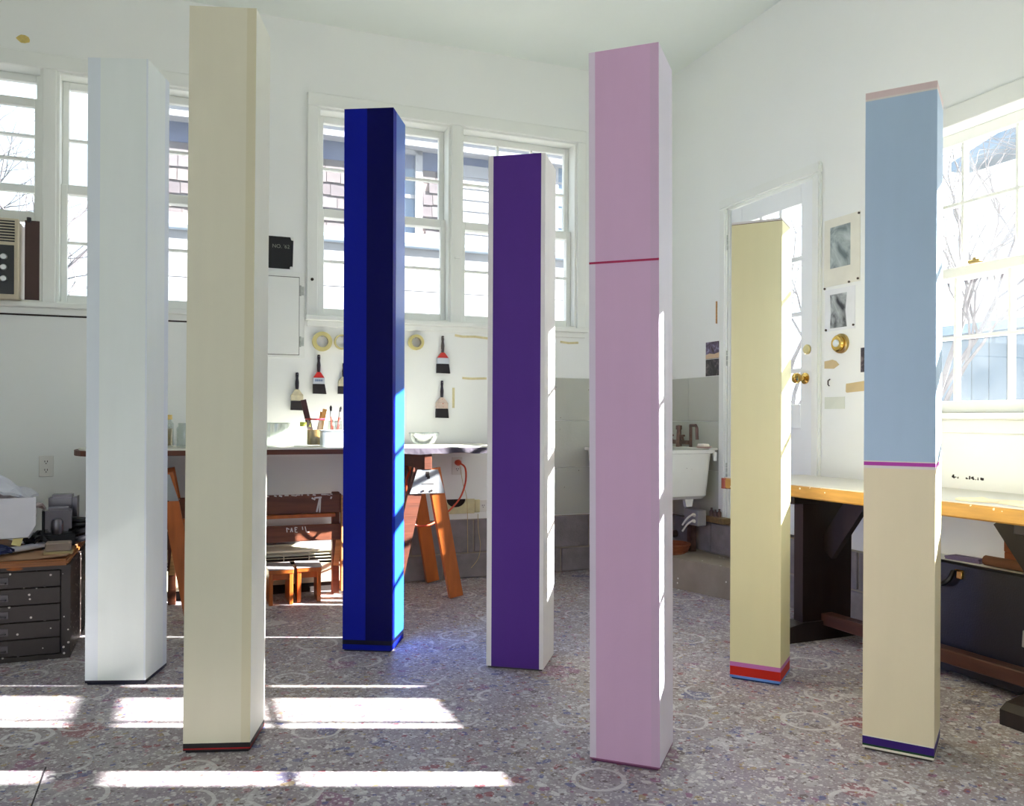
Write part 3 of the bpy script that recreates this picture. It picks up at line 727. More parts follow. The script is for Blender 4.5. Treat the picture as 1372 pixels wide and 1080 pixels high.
# ------------------------------------------------------------------ hanging on the back wall
FW = WALL_A
def paint_brush(s, ztop, L_, w, label, ferr, neck, hcol, skew=0.0, hidden=0):
    """flat wall brush hanging by its handle; ztop is the top of the handle"""
    t = thing('flat_paint_brush', label, 'brush', s, FW - .014, ztop, 0, 'flat brushes hung on the wall')
    hl, nk, fe = L_ * .45, L_ * .14, L_ * .16
    part('handle', MB().lathe([(0, 0), (.008, -.003), (.009, -hl * .2), (.0075, -hl * .35), (.011, -hl * .6), (.010, -hl * .85), (.008, -hl - .002)], seg=12), hcol, t)
    part('neck', MB().prism([(-.01, -hl), (.01, -hl), (w * .46, -hl - nk), (-w * .46, -hl - nk)], -.008, .008, 'y'), neck, t)
    f = part('ferrule', MB().box((-w * .48, -.01, -hl - nk - fe), (w * .48, .01, -hl - nk), bevel=.002), ferr, t)
    part('bristles', MB().prism([(-w * .48, -hl - nk - fe), (w * .48, -hl - nk - fe), (w * .54 + skew, -L_), (-w * .5 + skew * .3, -L_ + .002)], -.011, .011, 'y'), BRIST, t)
    part('nail', MB().tube([(0, -.012, -.012), (0, .014, -.010)], .0018, 6), SILV, t)
    return t, f
BLKH = mat('black_brush_handle', rgb(30, 22, 36), 0.3, 0.2, 30, spots=(rgb(170, 170, 176), 90, .2, .3))
OLDF = mat('paint_caked_ferrule', rgb(196, 188, 160), 0.6, 0.15, 40); REDN = mat('red_enamel', rgb(196, 40, 36), 0.35); CHALKF = mat('grey_label_ferrule', rgb(190, 196, 206), 0.4)
BLUELAB = mat('blue_label_print', rgb(84, 104, 150), 0.5); REDF = mat('rust_mottled_ferrule', rgb(200, 180, 166), 0.6, 0.1, 30, spots=(rgb(180, 60, 40), 50, .25, .4))
paint_brush(.593, 1.258, .221, .072, 'old flat brush with paint-caked ferrule, left of the red-necked brush', OLDF, OLDF, BLKH)
t, f = paint_brush(.716, 1.365, .231, .07, 'flat brush with a red neck and a pale lettered ferrule', CHALKF, REDN, mat('dark_plum_handle', rgb(40, 22, 36), 0.3), .006)
mb = MB()
for k in range(7): mb.box((-.022 + k * .0065, -.0108, -.158), (-.018 + k * .0065, -.0102, -.146))
part('lettering', mb, BLUELAB, f)
paint_brush(.862, 1.32, .185, .068, 'pale-ferruled flat brush half hidden behind the blue sculpture', OLDF, OLDF, BLKH)
paint_brush(1.468, 1.505, .233, .078, 'upper flat brush with a white-splashed handle, right of the blue sculpture', CHALKF, REDN, mat('splashed_handle', rgb(80, 72, 70), 0.4, 0.2, 30, spots=(rgb(225, 220, 210), 60, .35, .7)), .004)
paint_brush(1.464, 1.228, .231, .078, 'lower flat brush with a rust-mottled ferrule, right of the blue sculpture', REDF, REDF, BLKH)
TAPE = mat('masking_tape', rgb(206, 194, 130), 0.6, 0.06, 12); TAPEIN = mat('tape_core', rgb(190, 180, 140), 0.7)
def tape_roll(s, z, ro, ri, w, label):
    t = thing('tape_roll', label, 'tape', s, FW - .002, z, 0, 'tape rolls hung on the wall')
    part('roll', MB().lathe([(ri, 0), (ro, 0), (ro, -w), (ri, -w), (ri, 0)], seg=32, axis='y'), TAPE, t)
    part('core', MB().lathe([(ri - .003, 0), (ri, 0), (ri, -w), (ri - .003, -w), (ri - .003, 0)], seg=32, axis='y'), TAPEIN, t)
    part('nail', MB().tube([(0, .0, ri - .006), (0, -w - .008, ri - .004)], .002, 6), SILV, t)
tape_roll(.735, 1.441, .057, .036, .022, 'full roll of masking tape hung above the red-necked brush')
tape_roll(.85, 1.442, .044, .038, .02, 'nearly used-up tape roll half behind the blue sculpture')
tape_roll(1.298, 1.457, .047, .032, .03, 'tape roll hung right of the blue sculpture')
# card with chalk writing
CARD = mat('black_card', rgb(14, 14, 18), 0.6); CHALK = mat('chalk', rgb(150, 150, 140), 0.9)
cd = thing('black_card', 'black card with faint chalk writing pinned above the wall cabinet', 'card', .50, FW - .001, 1.945)
part('card_sheet', MB().prism([(-.075, -.092), (.052, -.092), (.053, -.08), (.066, -.078), (.07, .073), (.058, .075), (.052, .092), (-.075, .092)], 0, -.003, 'y'), CARD, cd)
def lettering(text, size, parent, loc, m, rot=(math.pi / 2, 0, 0)):
    cu = bpy.data.curves.new('lettering', 'FONT'); cu.body = text; cu.size = size; cu.extrude = 0.0002; cu.align_x = 'CENTER'
    tmp = bpy.data.objects.new('tmp_text', cu); COL.objects.link(tmp)
    dg = bpy.context.evaluated_depsgraph_get(); me = bpy.data.meshes.new_from_object(tmp.evaluated_get(dg))
    bpy.data.objects.remove(tmp); bpy.data.curves.remove(cu)
    me.materials.clear(); me.materials.append(m)
    return link('lettering', me, parent, loc, rot)
lettering("NO. '62", .030, cd, (0.0, -.0036, .026), CHALK)
for q in ((.064, .083), (.058, -.086)): part('pin', MB().lathe([(0, 0), (.008, 0), (.009, -.006), (.0, -.008)], (q[0], 0, q[1]), 10, 'y'), TRIM, cd)
# flush wall cabinet
wc = thing('wall_cabinet', 'white flush wall cabinet with small hinges under the black card', 'cabinet', .42, FW - .003, 1.36)
part('cabinet_frame', MB().box((-.2, -.004, -.02), (.215, .003, .475), bevel=.001), TRIM, wc)
dr = part('door', MB().box((-.18, -.014, 0), (.182, -.004, .445), bevel=.002), TRIM, wc)
part('gap_line', MB().box((-.183, -.006, -.003), (.185, -.0035, .449)), DARKGAP, wc)
for z in (.37, .075): part('hinge', MB().tube([(.19, -.014, z - .03), (.19, -.014, z + .03)], .005, 8).box((.186, -.012, z - .025), (.21, -.006, z + .025)), HINGE, wc)
single('screw_head', MB().lathe([(0, 0), (.009, 0), (.009, -.006), (.004, -.009), (0, -.009)], seg=10, axis='y'), DARKGAP, 'single black screw head in the window casing above the tape', 'screw', .675, FW - .018, 1.80)

OUTL = mat('outlet_plastic', rgb(222, 220, 214), 0.35, 0.02)
def outlet(s, z, label, horizontal=False, plug=False):
    t = thing('wall_outlet', label, 'outlet', s, FW, z)
    w_, h_ = (.06, .036) if horizontal else (.034, .055)
    part('plate', MB().box((-w_, -.006, -h_), (w_, 0, h_), bevel=.002), OUTL, t)
    for k in (-1, 1):
        c = (k * .026, 0) if horizontal else (0, k * .022)
        so = part('socket', MB().lathe([(0, 0), (.0155, 0), (.0155, -.0085), (0, -.009)], (c[0], 0, c[1]), 14, 'y'), OUTL, t)
        mb = MB()
        for dx in (-.006, .006): mb.box((c[0] + dx - .0015, -.0098, c[1] - .001), (c[0] + dx + .0015, -.0088, c[1] + .008))
        mb.box((c[0] - .0025, -.0098, c[1] - .01), (c[0] + .0025, -.0088, c[1] - .005))
        part('slot', mb, DARKGAP, so)
outlet(-.685, .735, 'double wall outlet above the heap of plastic on the flat file')
outlet(1.765, .445, 'double wall outlet set sideways beside the purple sculpture', True)
outlet(1.568, .70, 'double wall outlet with the orange plug below the table edge')
# duct plate with dark opening
dp = thing('vent_plate', 'cream metal plate with a dark half-round hole in the wall', 'vent', 1.56, FW - .002, .447)
CREAMP = mat('cream_metal', rgb(206, 200, 158), 0.5, 0.12, 20)
pl = [(-.12, -.045), (.12, -.045), (.12, .045), (.062, .045)] + [(-.0 + .062 * math.cos(t), .045 - .05 * math.sin(t)) for t in [math.pi * k / 10 for k in range(1, 10)]] + [(-.062, .045), (-.12, .045)]
part('plate', MB().prism(pl, 0, -.012, 'y'), CREAMP, dp)
part('opening', MB().prism([(.062 * math.cos(t), .045 - .05 * math.sin(t)) for t in [math.pi * k / 10 for k in range(0, 11)]], -.001, -.002, 'y'), DARKGAP, dp)
part('end_block', MB().box((.12, -.018, -.04), (.155, 0, .04), bevel=.004), CREAMP, dp)
# orange extension cord
ORANGE = mat('orange_cord', rgb(206, 70, 34), 0.4)
def smooth(pts, k=6):
    pts = [Vector(p) for p in pts]; out = []
    for i in range(len(pts) - 1):
        p0, p1, p2, p3 = pts[max(i - 1, 0)], pts[i], pts[i + 1], pts[min(i + 2, len(pts) - 1)]
        for j in range(k):
            t = j / k; out.append(.5 * ((2 * p1) + (p2 - p0) * t + (2 * p0 - 5 * p1 + 4 * p2 - p3) * t * t + (3 * p1 - p0 - 3 * p2 + p3) * t ** 3))
    return out + [pts[-1]]
ec = thing('extension_cord', 'orange extension cord looping down from the wall outlet', 'cord', 1.56, 4.93, .70)
part('plug', MB().lathe([(0, .0), (.017, .0), (.02, -.03), (.012, -.045), (0, -.046)], (0, -.005, .022), 12, 'y'), ORANGE, ec)
part('cable', MB().tube(smooth([(0, -.05, .022), (.035, -.06, -.01), (.03, -.08, -.10), (-.03, -.13, -.20), (-.17, -.24, -.285), (-.28, -.32, -.318), (-.37, -.34, -.29), (-.42, -.40, -.10), (-.41, -.40, -.02), (-.38, -.39, .0), (-.365, -.39, -.10), (-.42, -.40, -.16)]), .0055, 8), ORANGE, ec)
STRING = mat('old_string', rgb(196, 176, 130), 0.8)
single('loose_string', MB().tube(smooth([(0, 0, .21), (.02, -.004, .10), (.045, -.006, 0), (.05, -.007, -.2), (.052, -.006, -.33)]), .0018, 6), STRING, 'straight thin string hanging below the orange plug', 'string', 1.575, 4.915, .49)
single('loose_string', MB().tube(smooth([(0, 0, 0), (.002, -.003, -.10), (.015, -.006, -.20), (.0, -.004, -.28), (-.045, -.002, -.335)]), .0018, 6), STRING, 'curled thin string hanging from the vent plate end', 'string', 1.695, 4.915, .40)

# ------------------------------------------------------------------ air conditioner in the window
ACB = mat('beige_metal', rgb(196, 184, 160), 0.45, 0.05, 10); ACD = mat('black_plastic', rgb(16, 15, 20), 0.35); BRN = mat('brown_panel_paint', rgb(80, 58, 54), 0.6, 0.12, 8)
ac = thing('air_conditioner', 'beige window air conditioner with dark control panel and three knobs', 'air conditioner', -1.10, 4.85, 1.592)
part('casing', MB().box((-.30, .0, .004), (.30, .34, .40), bevel=.006), ACB, ac)
part('front_frame', MB().box((-.31, -.012, -.008), (.305, .004, .405), bevel=.006), ACB, ac)
part('grille_recess', MB().box((-.29, -.014, .285), (.285, -.011, .392)), ACD, ac)
for k in range(7): part('louvre', MB().box((-.29, -.02, .292 + k * .0145), (.285, -.012, .297 + k * .0145)), ACB, ac)
cp = part('control_panel', MB().box((-.05, -.016, .02), (.283, -.011, .268), bevel=.002), ACD, ac)
for z in (.206, .153, .096):
    kn = part('knob', MB().lathe([(.016, 0), (.016, -.012), (.013, -.018), (0, -.018)], (.239, -.016, z), 14, 'y'), SILV, cp)
part('filler_panel', MB().box((.31, .11, 0.0), (.385, .125, .425)), BRN, ac)
part('bracket', MB().box((.32, .095, .415), (.34, .11, .44), bevel=.003), ACD, ac)

# ------------------------------------------------------------------ flat file cabinet and the things on it
STEELB = mat('brown_black_steel', rgb(48, 39, 37), 0.45, 0.12, 6, 0.1, 40, spots=(rgb(214, 206, 200), 42, .19, .42))
TOPW = wood('worn_brown_top', rgb(150, 92, 44), 0.5)
fc = thing('flat_file_cabinet', 'dark brown flat file cabinet with five paint-flecked drawers and wooden top', 'cabinet', -.93, 3.87, 0)
part('cabinet_body', MB().box((-.485, .012, .0), (.485, .74, .385), bevel=.004), STEELB, fc)
part('front_frame', MB().box((.452, .0, .0), (.485, .012, .385)).box((-.485, .0, .0), (-.452, .012, .385)).box((-.452, .0, .368), (.452, .012, .385)).box((-.452, .0, 0), (.452, .012, .02)), STEELB, fc)
part('top_board', MB().box((-.50, -.02, .385), (.478, .75, .412), bevel=.008), TOPW, fc)
for k in range(5):
    z0 = .023 + k * .069
    d_ = part('drawer', MB().box((-.448, -.002, z0), (.448, .012, z0 + .066), bevel=.002), STEELB, fc)
    for x in (-.24, .24):
        pu = part('pull', MB().box((x - .03, -.006, z0 + .018), (x + .022, -.002, z0 + .046)).tube([(x - .02, -.006, z0 + .024), (x - .02, -.02, z0 + .026), (x + .012, -.02, z0 + .026), (x + .012, -.006, z0 + .024)], .004, 6), mat('tarnished_pull', rgb(96, 92, 96), 0.4, metal=0.6), d_)
RUST = mat('rust_patch', rgb(150, 84, 30), 0.8, 0.2, 30)
part('rust_patch', MB().prism([(.285 + .03 * math.cos(k * .9) * (1 + .2 * (k % 2)), .377 + .006 * math.sin(k * .9)) for k in range(7)], -.0008, .0, 'y'), RUST, fc)
KRAFT = mat('brown_paper', rgb(176, 134, 100), 0.7, 0.06, 8)
mb = MB(); g = []
for i in range(9):
    for j in range(4):
        x = -.45 + .92 * i / 8; y = -.015 + .4 * j / 3; g.append((x, y, .004 + (.006 * math.sin(i * 1.7) + .004 if j == 0 else .001)))
fs = [(i*4+j, i*4+j+1, (i+1)*4+j+1, (i+1)*4+j) for i in range(8) for j in range(3)]
mb.raw(g, fs); mb.raw([(a, b_, c - .002) for a, b_, c in g], [tuple(reversed(f)) for f in fs])
single('paper_sheet', mb, KRAFT, 'brown paper sheet lining the top of the flat file cabinet', 'paper', -.93, 3.87, .412)
# heap of plastic sheets: crumpled slabs
def crumpled(w, d, h, seed, fold=.03, nx=14, ny=9, curve=0.0):
    rnd = random.Random(seed); ph = [rnd.uniform(0, 6.28) for _ in range(6)]
    mb = MB(); top = []; bot = []
    for i in range(nx + 1):
        for j in range(ny + 1):
            u, v = i / nx, j / ny
            z = h + fold * (math.sin(u * 9 + ph[0] + 2.2 * math.sin(v * 5 + ph[1])) * .5 + math.sin(v * 11 + ph[2] + u * 6) * .35 + rnd.uniform(-.25, .25)) - curve * (u - .45) ** 2 * 4
            ex = .02 * math.sin(v * 8 + ph[3]); ey = .015 * math.sin(u * 10 + ph[4])
            top.append((u * w - w / 2 + ex, v * d - d / 2 + ey, max(z, .006))); bot.append((u * w - w / 2 + ex, v * d - d / 2 + ey, max(z - .012, 0)))
    N_ = ny + 1
    fs = [(i*N_+j, (i+1)*N_+j, (i+1)*N_+j+1, i*N_+j+1) for i in range(nx) for j in range(ny)]
    off = len(top); allv = top + bot; f2 = list(fs) + [tuple(off + k for k in reversed(f)) for f in fs]
    edge = [i*N_ for i in range(nx+1)] + [nx*N_+j for j in range(1, N_)] + [i*N_+ny for i in range(nx-1, -1, -1)] + [j for j in range(ny-1, 0, -1)]
    f2 += [(edge[k], edge[(k+1) % len(edge)], off + edge[(k+1) % len(edge)], off + edge[k]) for k in range(len(edge))]
    mb.raw(allv, f2, 0, False); return mb
WSH = mat('white_paper_sheet', rgb(214, 210, 218), 0.6, 0.04, 6); PSH = mat('pinkish_film', rgb(196, 180, 186), 0.45, 0.08, 8); BLUEC = mat('dark_blue_cloth', rgb(30, 40, 80), 0.8, 0.2, 20)
POLY = mat('milky_polythene', rgb(206, 206, 216), 0.3, 0.05, 8)
single('plastic_bundle', crumpled(.62, .40, .10, 3, .035, curve=.05), POLY, 'crumpled milky polythene at the bottom of the heap', 'plastic sheet', -.94, 4.22, .42)
single('folded_film', crumpled(.52, .35, .215, 5, .03, curve=.06), PSH, 'pinkish folded film in the middle of the heap', 'plastic sheet', -.90, 4.30, .42)
single('white_sheet', MB().prism([(-.2, -.06), (.10, -.05), (.125, .0), (.118, .125), (-.2, .12)], 0, .01, 'y'), WSH, 'flat white sheet standing in front of the plastic heap', 'paper', -.72, 4.02, .535, rot=(R(-24), 0, TH))
single('polythene_sheet', crumpled(.44, .30, .31, 9, .03, curve=.08), POLY, 'crumpled polythene sheet on top of the heap', 'plastic sheet', -.88, 4.30, .42)
single('blue_cloth', crumpled(.24, .12, .035, 13, .02, 10, 6), BLUEC, 'dark blue crumpled cloth in front of the plastic heap', 'cloth', -.80, 3.94, .416)
single('roll_of_film', MB().tube(smooth([(-.1, -.09, .018), (0, 0, .02), (.10, .10, .024)], 3), .013, 10), POLY, 'thin rolled film lying slanted across the brown paper', 'roll', -.66, 4.02, .418)
YPAP = mat('yellow_scrap', rgb(220, 204, 140), 0.7)
single('paper_scrap', MB().bar((0, 0, 0), (.02, .025, .075), .035, .002, (0, 1, 0)), YPAP, 'small pale yellow paper scrap standing before the white sheet', 'paper', -.665, 4.0, .455)
# sanding tools
CHROME = mat('dull_aluminium', rgb(120, 116, 122), 0.28, 0.1, 10, metal=0.9)
ta = thing('power_sander', 'grey metal power sander standing at the back of the flat file', 'power tool', -.53, 4.33, .414)
part('housing', MB().box((-.055, -.05, .09), (.055, .05, .225), bevel=.014), CHROME, ta)
part('side_plate', MB().box((.055, -.045, .10), (.062, .045, .215)), CHROME, ta)
part('pad', MB().box((-.07, -.06, .0), (.07, .06, .09), bevel=.01), ACD, ta)
tb2 = thing('power_drill', 'grey and black sander with a round handle lying in front of the other tool', 'power tool', -.53, 4.18, .414, R(8))
part('housing', MB().box((-.052, -.05, .075), (.052, .045, .18), bevel=.012), CHROME, tb2)
part('side_grip', MB().box((-.064, -.045, .06), (-.052, .04, .17), bevel=.004), ACD, tb2)
part('handle', MB().lathe([(0, 0), (.02, 0), (.026, .02), (.024, .05), (.018, .062), (0, .065)], (-.005, -.058, .07), 14), CHROME, tb2)
part('base_pad', MB().box((-.075, -.06, 0), (.065, .055, .075), bevel=.012), ACD, tb2)
coil = []
for k in range(60):
    a = k * .42; coil.append((.07 * math.cos(a) * (1 + .15 * math.sin(k * .9)), .05 * math.sin(a), .012 + .0018 * k + .01 * math.sin(k * .5)))
single('tool_cable', MB().tube(coil, .014, 8), ACD, 'coiled black tool cable piled beside the sanders', 'cable', -.455, 4.27, .414)
single('black_rag', crumpled(.09, .09, .06, 21, .03, 8, 7), ACD, 'small black crumpled rag by the sander base', 'cloth', -.615, 4.09, .414)
sb = thing('sanding_block', 'wooden sanding block with a felt layer on the cabinet corner', 'block', -.505, 3.99, .414, R(4))
part('block_body', MB().box((-.048, -.03, .014), (.048, .045, .05), bevel=.004), mat('worn_grey_wood', rgb(146, 128, 116), 0.7, 0.15, 12), sb)
part('felt_pad', MB().box((-.055, -.034, 0), (.054, .048, .014), bevel=.002), mat('yellowed_felt', rgb(176, 158, 116), 0.9), sb)

# ------------------------------------------------------------------ sink corner
ENAM = mat('white_enamel', rgb(226, 226, 218), 0.25, 0.03, 6, spots=(rgb(120, 100, 80), 26, .06, .2)); PIPE = mat('corroded_pipe', rgb(112, 88, 80), 0.4, 0.3, 30, metal=0.6)
sk = thing('utility_sink', 'white enamel utility sink mounted in the corner by the door', 'sink', 2.70, 4.58, 0)
def loft(rings, mi=0):
    mb = MB(); n_ = len(rings[0]); vs = [p for r_ in rings for p in r_]
    fs = [(i*n_+k, i*n_+(k+1) % n_, (i+1)*n_+(k+1) % n_, (i+1)*n_+k) for i in range(len(rings)-1) for k in range(n_)]
    fs += [tuple(range(n_-1, -1, -1)), tuple(range((len(rings)-1)*n_, len(rings)*n_))]
    return mb.raw(vs, fs)
def rr(x0, x1, y0, y1, z, r=.03, k=4):
    out = []
    for cx_, cy_, a0 in ((x1-r, y0+r, -90), (x1-r, y1-r, 0), (x0+r, y1-r, 90), (x0+r, y0+r, 180)):
        for i in range(k + 1): t = R(a0 + 90 * i / k); out.append((cx_ + r * math.cos(t), cy_ + r * math.sin(t), z))
    return out
o = [rr(-.22, .235, -.30, .25, .515, .05), rr(-.25, .25, -.325, .29, .535, .06), rr(-.27, .272, -.333, .32, .79, .05), rr(-.285, .295, -.338, .335, .792, .04), rr(-.285, .295, -.338, .335, .812, .04),
     rr(-.255, .255, -.305, .30, .812, .04), rr(-.235, .235, -.29, .275, .56, .05)]
part('basin', loft(o), ENAM, sk)
part('back_ledge', MB().box((.24, -.32, .805), (.315, .33, .822), bevel=.006), ENAM, sk)
part('corner_bracket', MB().box((.268, -.342, .745), (.29, -.325, .80), bevel=.003), ENAM, sk)
part('drain_lug', MB().prism([(.10, .47), (.14, .47), (.15, .52), (.09, .52)], -.30, -.27, 'y'), ENAM, sk)
part('drain_pipe', MB().tube([(.0, .0, .52), (.0, .0, .30), (.10, .05, .25), (.28, .1, .25)], .025, 10), PIPE, sk)
fa = part('faucet', MB().tube([(.26, -.10, .82), (.26, -.10, .945), (.255, -.105, .958), (.25, -.17, .958), (.248, -.185, .945), (.247, -.19, .87)], .010, 8), PIPE, sk)
part('faucet_body', MB().tube([(.255, -.10, .85), (.255, .12, .85)], .014, 8).tube([(.25, .02, .82), (.25, .02, .93)], [.02, .014], 8).lathe([(0, .93), (.02, .93), (.02, .955), (0, .96)], (.25, .02, 0), 10), PIPE, sk)
for y in (-.04, .09): part('tap_handle', MB().tube([(.25, y, .85), (.235, y, .89)], .007, 8).tube([(.235, y - .025, .892), (.235, y + .025, .892)], .007, 8), PIPE, sk)
so = thing('soap_dish', 'pale soap bar on a small dish at the back of the sink', 'soap', 2.925, 4.285, .822)
part('dish', MB().lathe([(0, 0), (.04, 0), (.05, .01), (.045, .01), (.036, .004), (0, .004)], seg=18), mat('pink_dish', rgb(190, 160, 150), 0.5), so)
part('soap_bar', MB().box((-.03, -.035, .006), (.02, .03, .026), bevel=.006), mat('soap', rgb(232, 224, 210), 0.5), so)
jb = thing('plug_box', 'grey electrical box with two pale plugs under the sink', 'electrical box', 2.925, 4.33, .355)
part('box_body', MB().box((-.032, -.03, -.01), (.032, .12, .088), bevel=.005), mat('grey_metal_box', rgb(150, 148, 150), 0.5), jb)
part('box_leg', MB().box((-.02, .06, -.178), (.02, .1, -.01)), PIPE, jb)
for z in (.018, .055): part('plug', MB().tube(smooth([(-.032, .0, z), (-.06, -.01, z + .004), (-.09, .0, z - .02), (-.10, .03, z - .06)], 3), [.011] * 3 + [.006] * 7, 8), OUTL, jb)
WICK = mat('brown_wicker', rgb(140, 78, 48), 0.7, 0.2, 20)
bk = thing('wicker_basket', 'low brown wicker basket on the concrete step below the sink', 'basket', 2.74, 4.43, .18)
for k in range(4):
    part('woven_band', MB().tube([((.145 + .006 * k + .003 * (-1) ** i) * math.cos(i * math.pi / 20), (.11 + .005 * k + .003 * (-1) ** i) * math.sin(i * math.pi / 20), .008 + .013 * k) for i in range(41)], .008, 6), WICK, bk)
part('basket_bottom', MB().lathe([(0, 0), (.13, 0), (.13, .006), (0, .006)], seg=20), WICK, bk)
bw = thing('wooden_tray', 'shallow wooden box on the block ledge left of the door', 'box', 2.992, 4.245, .372)
part('tray', MB().box((-.03, -.11, 0), (.028, .08, .035), bevel=.003), wood('old_tray_wood', rgb(120, 96, 62)), bw)
for i, (y, h_, lab) in enumerate(((.05, .05, 'small dark bottle at the sink end of the wooden box'), (.01, .042, 'small dark bottle in the middle of the wooden box'), (-.03, .05, 'small dark bottle near the door end of the wooden box'))):
    single('small_bottle', MB().lathe([(0, 0), (.012, 0), (.013, h_ * .6), (.006, h_ * .75), (.006, h_), (0, h_)], seg=12), PIPE, lab, 'bottle', 2.99, 4.245 + y, .407)

# ------------------------------------------------------------------ pinned things on the right wall
def photo_mat(name, dark, light, scale, warm=None):
    m = bpy.data.materials.new(name); m.use_nodes = True; nt = m.node_tree; N = nt.nodes; L = nt.links; b = N['Principled BSDF']
    b.inputs['Roughness'].default_value = 0.3
    tc = N.new('ShaderNodeTexCoord'); nz = N.new('ShaderNodeTexNoise'); nz.inputs['Scale'].default_value = scale; nz.inputs['Detail'].default_value = 8; nz.inputs['Distortion'].default_value = 1.2
    L.new(tc.outputs['Object'], nz.inputs['Vector'])
    cr = N.new('ShaderNodeValToRGB'); cr.color_ramp.elements[0].position = .34; cr.color_ramp.elements[0].color = dark
    cr.color_ramp.elements[1].position = .68; cr.color_ramp.elements[1].color = light
    if warm: e = cr.color_ramp.elements.new(.5); e.color = warm
    L.new(nz.outputs['Fac'], cr.inputs[0]); L.new(cr.outputs[0], b.inputs['Base Color']); return m
MOUNT = mat('ivory_mount', rgb(228, 226, 212), 0.7); PAPW = mat('white_print_paper', rgb(232, 234, 236), 0.6); PINM = mat('pin_steel', rgb(90, 80, 70), 0.4, metal=0.7)
FB = WALL_B
def pinned(name, label, cat, n0, n1, z0, z1, sheet, img=None, imat=None, pins=(), bow=0.0):
    t = thing(name, label, cat, FB, (n0 + n1) / 2, z0)
    w_ = (n1 - n0) / 2; h_ = z1 - z0
    part('sheet', MB().box((-.003, -w_, 0), (-.0005, w_, h_)), sheet, t)
    if img:
        a, b_, c, d_ = img; m_ = (n0 + n1) / 2
        poly = [(a - m_, c - z0), (b_ - m_, c - z0), (b_ - m_ - bow, (c + d_) / 2 - z0), (b_ - m_, d_ - z0), (a - m_, d_ - z0), (a - m_ + bow * 1.5, (c + d_) / 2 - z0)]
        part('picture', MB().prism(poly, -.0034, -.0030, 'x'), imat, t)
    for q in pins: part('pin', MB().lathe([(0, 0), (.005, 0), (.006, -.006), (0, -.008)], (-.003, q[0] - (n0 + n1) / 2, q[1] - z0), 8, 'x'), PINM, t)
    return t
pinned('mounted_photograph', 'grey photograph in a wide ivory mount pinned beside the door', 'photograph', 3.137, 3.38, 1.672, 2.010, MOUNT, (3.20, 3.337, 1.76, 1.967), photo_mat('grey_photo', rgb(90, 104, 104), rgb(200, 210, 208), 9), ((3.142, 2.0), (3.147, 1.684), (3.205, 1.676), (3.372, 1.664)))
pinned('photographic_print', 'smaller contrasty grey print pinned above the brass dial', 'photograph', 3.168, 3.372, 1.445, 1.655, PAPW, (3.222, 3.337, 1.459, 1.628), photo_mat('contrast_photo', rgb(28, 26, 32), rgb(206, 212, 212), 11), ((3.175, 1.462), (3.362, 1.453)), .006)
tw = thing('colour_snapshot', 'colour landscape snapshot pinned left of the door casing', 'photograph', FB, 4.348, 1.372)
part('sheet', MB().box((-.003, -.07, 0), (-.0005, .07, .105)), photo_mat('sky_trees_photo', rgb(60, 40, 44), rgb(150, 146, 176), 26, rgb(96, 80, 104)), tw)
part('snow_field', MB().prism([(-.07, .002), (.07, .002), (.07, .026), (.03, .034), (-.02, .028), (-.07, .036)], -.0034, -.003, 'x'), mat('tan_field', rgb(206, 178, 146), 0.5), tw)
single('dark_snapshot', MB().box((-.003, -.072, 0), (-.0005, .071, .103)), photo_mat('dark_photo', rgb(26, 26, 30), rgb(110, 98, 100), 22, rgb(50, 46, 52)), 'dark snapshot pinned just above the grey wall board', 'photograph', FB, 4.347, 1.266)
single('dark_print', MB().box((-.003, -.055, 0), (-.0005, .055, .118)), photo_mat('dark_photo_right', rgb(30, 22, 34), rgb(120, 110, 110), 22, rgb(50, 40, 52)), 'dark print half hidden behind the pale blue sculpture', 'photograph', FB, 3.075, 1.228)
dl = thing('brass_dial', 'round brass dial with a pale glass centre on the wall beside the door', 'dial', FB, 3.257, 1.377)
part('back_ring', MB().lathe([(0, 0), (.049, 0), (.049, -.012), (.043, -.016), (0, -.016)], seg=28, axis='x'), BRASS, dl)
part('dial_ring', MB().lathe([(0, -.016), (.039, -.016), (.041, -.03), (.035, -.036), (0, -.036)], seg=28, axis='x'), KN, dl)
part('glass_button', MB().lathe([(0, -.036), (.019, -.036), (.018, -.042), (.010, -.046), (0, -.047)], seg=20, axis='x'), mat('pale_dial_face', rgb(214, 220, 222), 0.2), dl)
TAN = mat('tan_paper_tape', rgb(206, 184, 138), 0.7, 0.05, 14)
single('paper_tape_scrap', MB().prism([(.05, -.02), (-.015, -.024), (-.052, -.006), (-.03, .014), (-.005, .022), (.05, .016)], -.0005, -.003, 'x'), TAN, 'torn scrap of tan paper tape below the brass dial', 'tape', FB, 3.325, 1.279)
single('paper_tape_strip', MB().prism([(.062, -.02), (.055, -.026), (-.062, -.02), (-.062, .028), (.06, .018)], -.0005, -.003, 'x'), TAN, 'longer strip of tan tape running behind the pale blue sculpture', 'tape', FB, 3.165, 1.158)
single('pale_note', MB().box((-.002, -.07, -.03), (-.0005, .07, .03)), mat('pale_note_paper', rgb(216, 220, 206), 0.7), 'faint pale note taped under the tan strip', 'note', FB, 3.304, 1.083)
single('wall_hook', MB().tube([(0, 0, .018), (-.012, 0, .010), (-.012, 0, -.010), (-.004, 0, -.016)], .003, 6), DARKGAP, 'tiny black hook on the wall below the torn tape scrap', 'hook', FB - .003, 3.335, 1.185)
single('wooden_stick', MB().box((-.022, -.003, 0), (-.014, .003, .135)), PALEWOOD, 'thin wooden stick hung at the edge of the door casing', 'stick', FB - .012, 4.268, 1.58)
mb = MB(); rnd = random.Random(4)
for k in range(26):
    n_ = 2.46 + .16 * rnd.random(); z = .752 + .006 * rnd.random(); mb.box((WALL_B - .0012, n_, z), (WALL_B + .0005, n_ + rnd.uniform(.002, .008), z + rnd.uniform(.002, .012)))
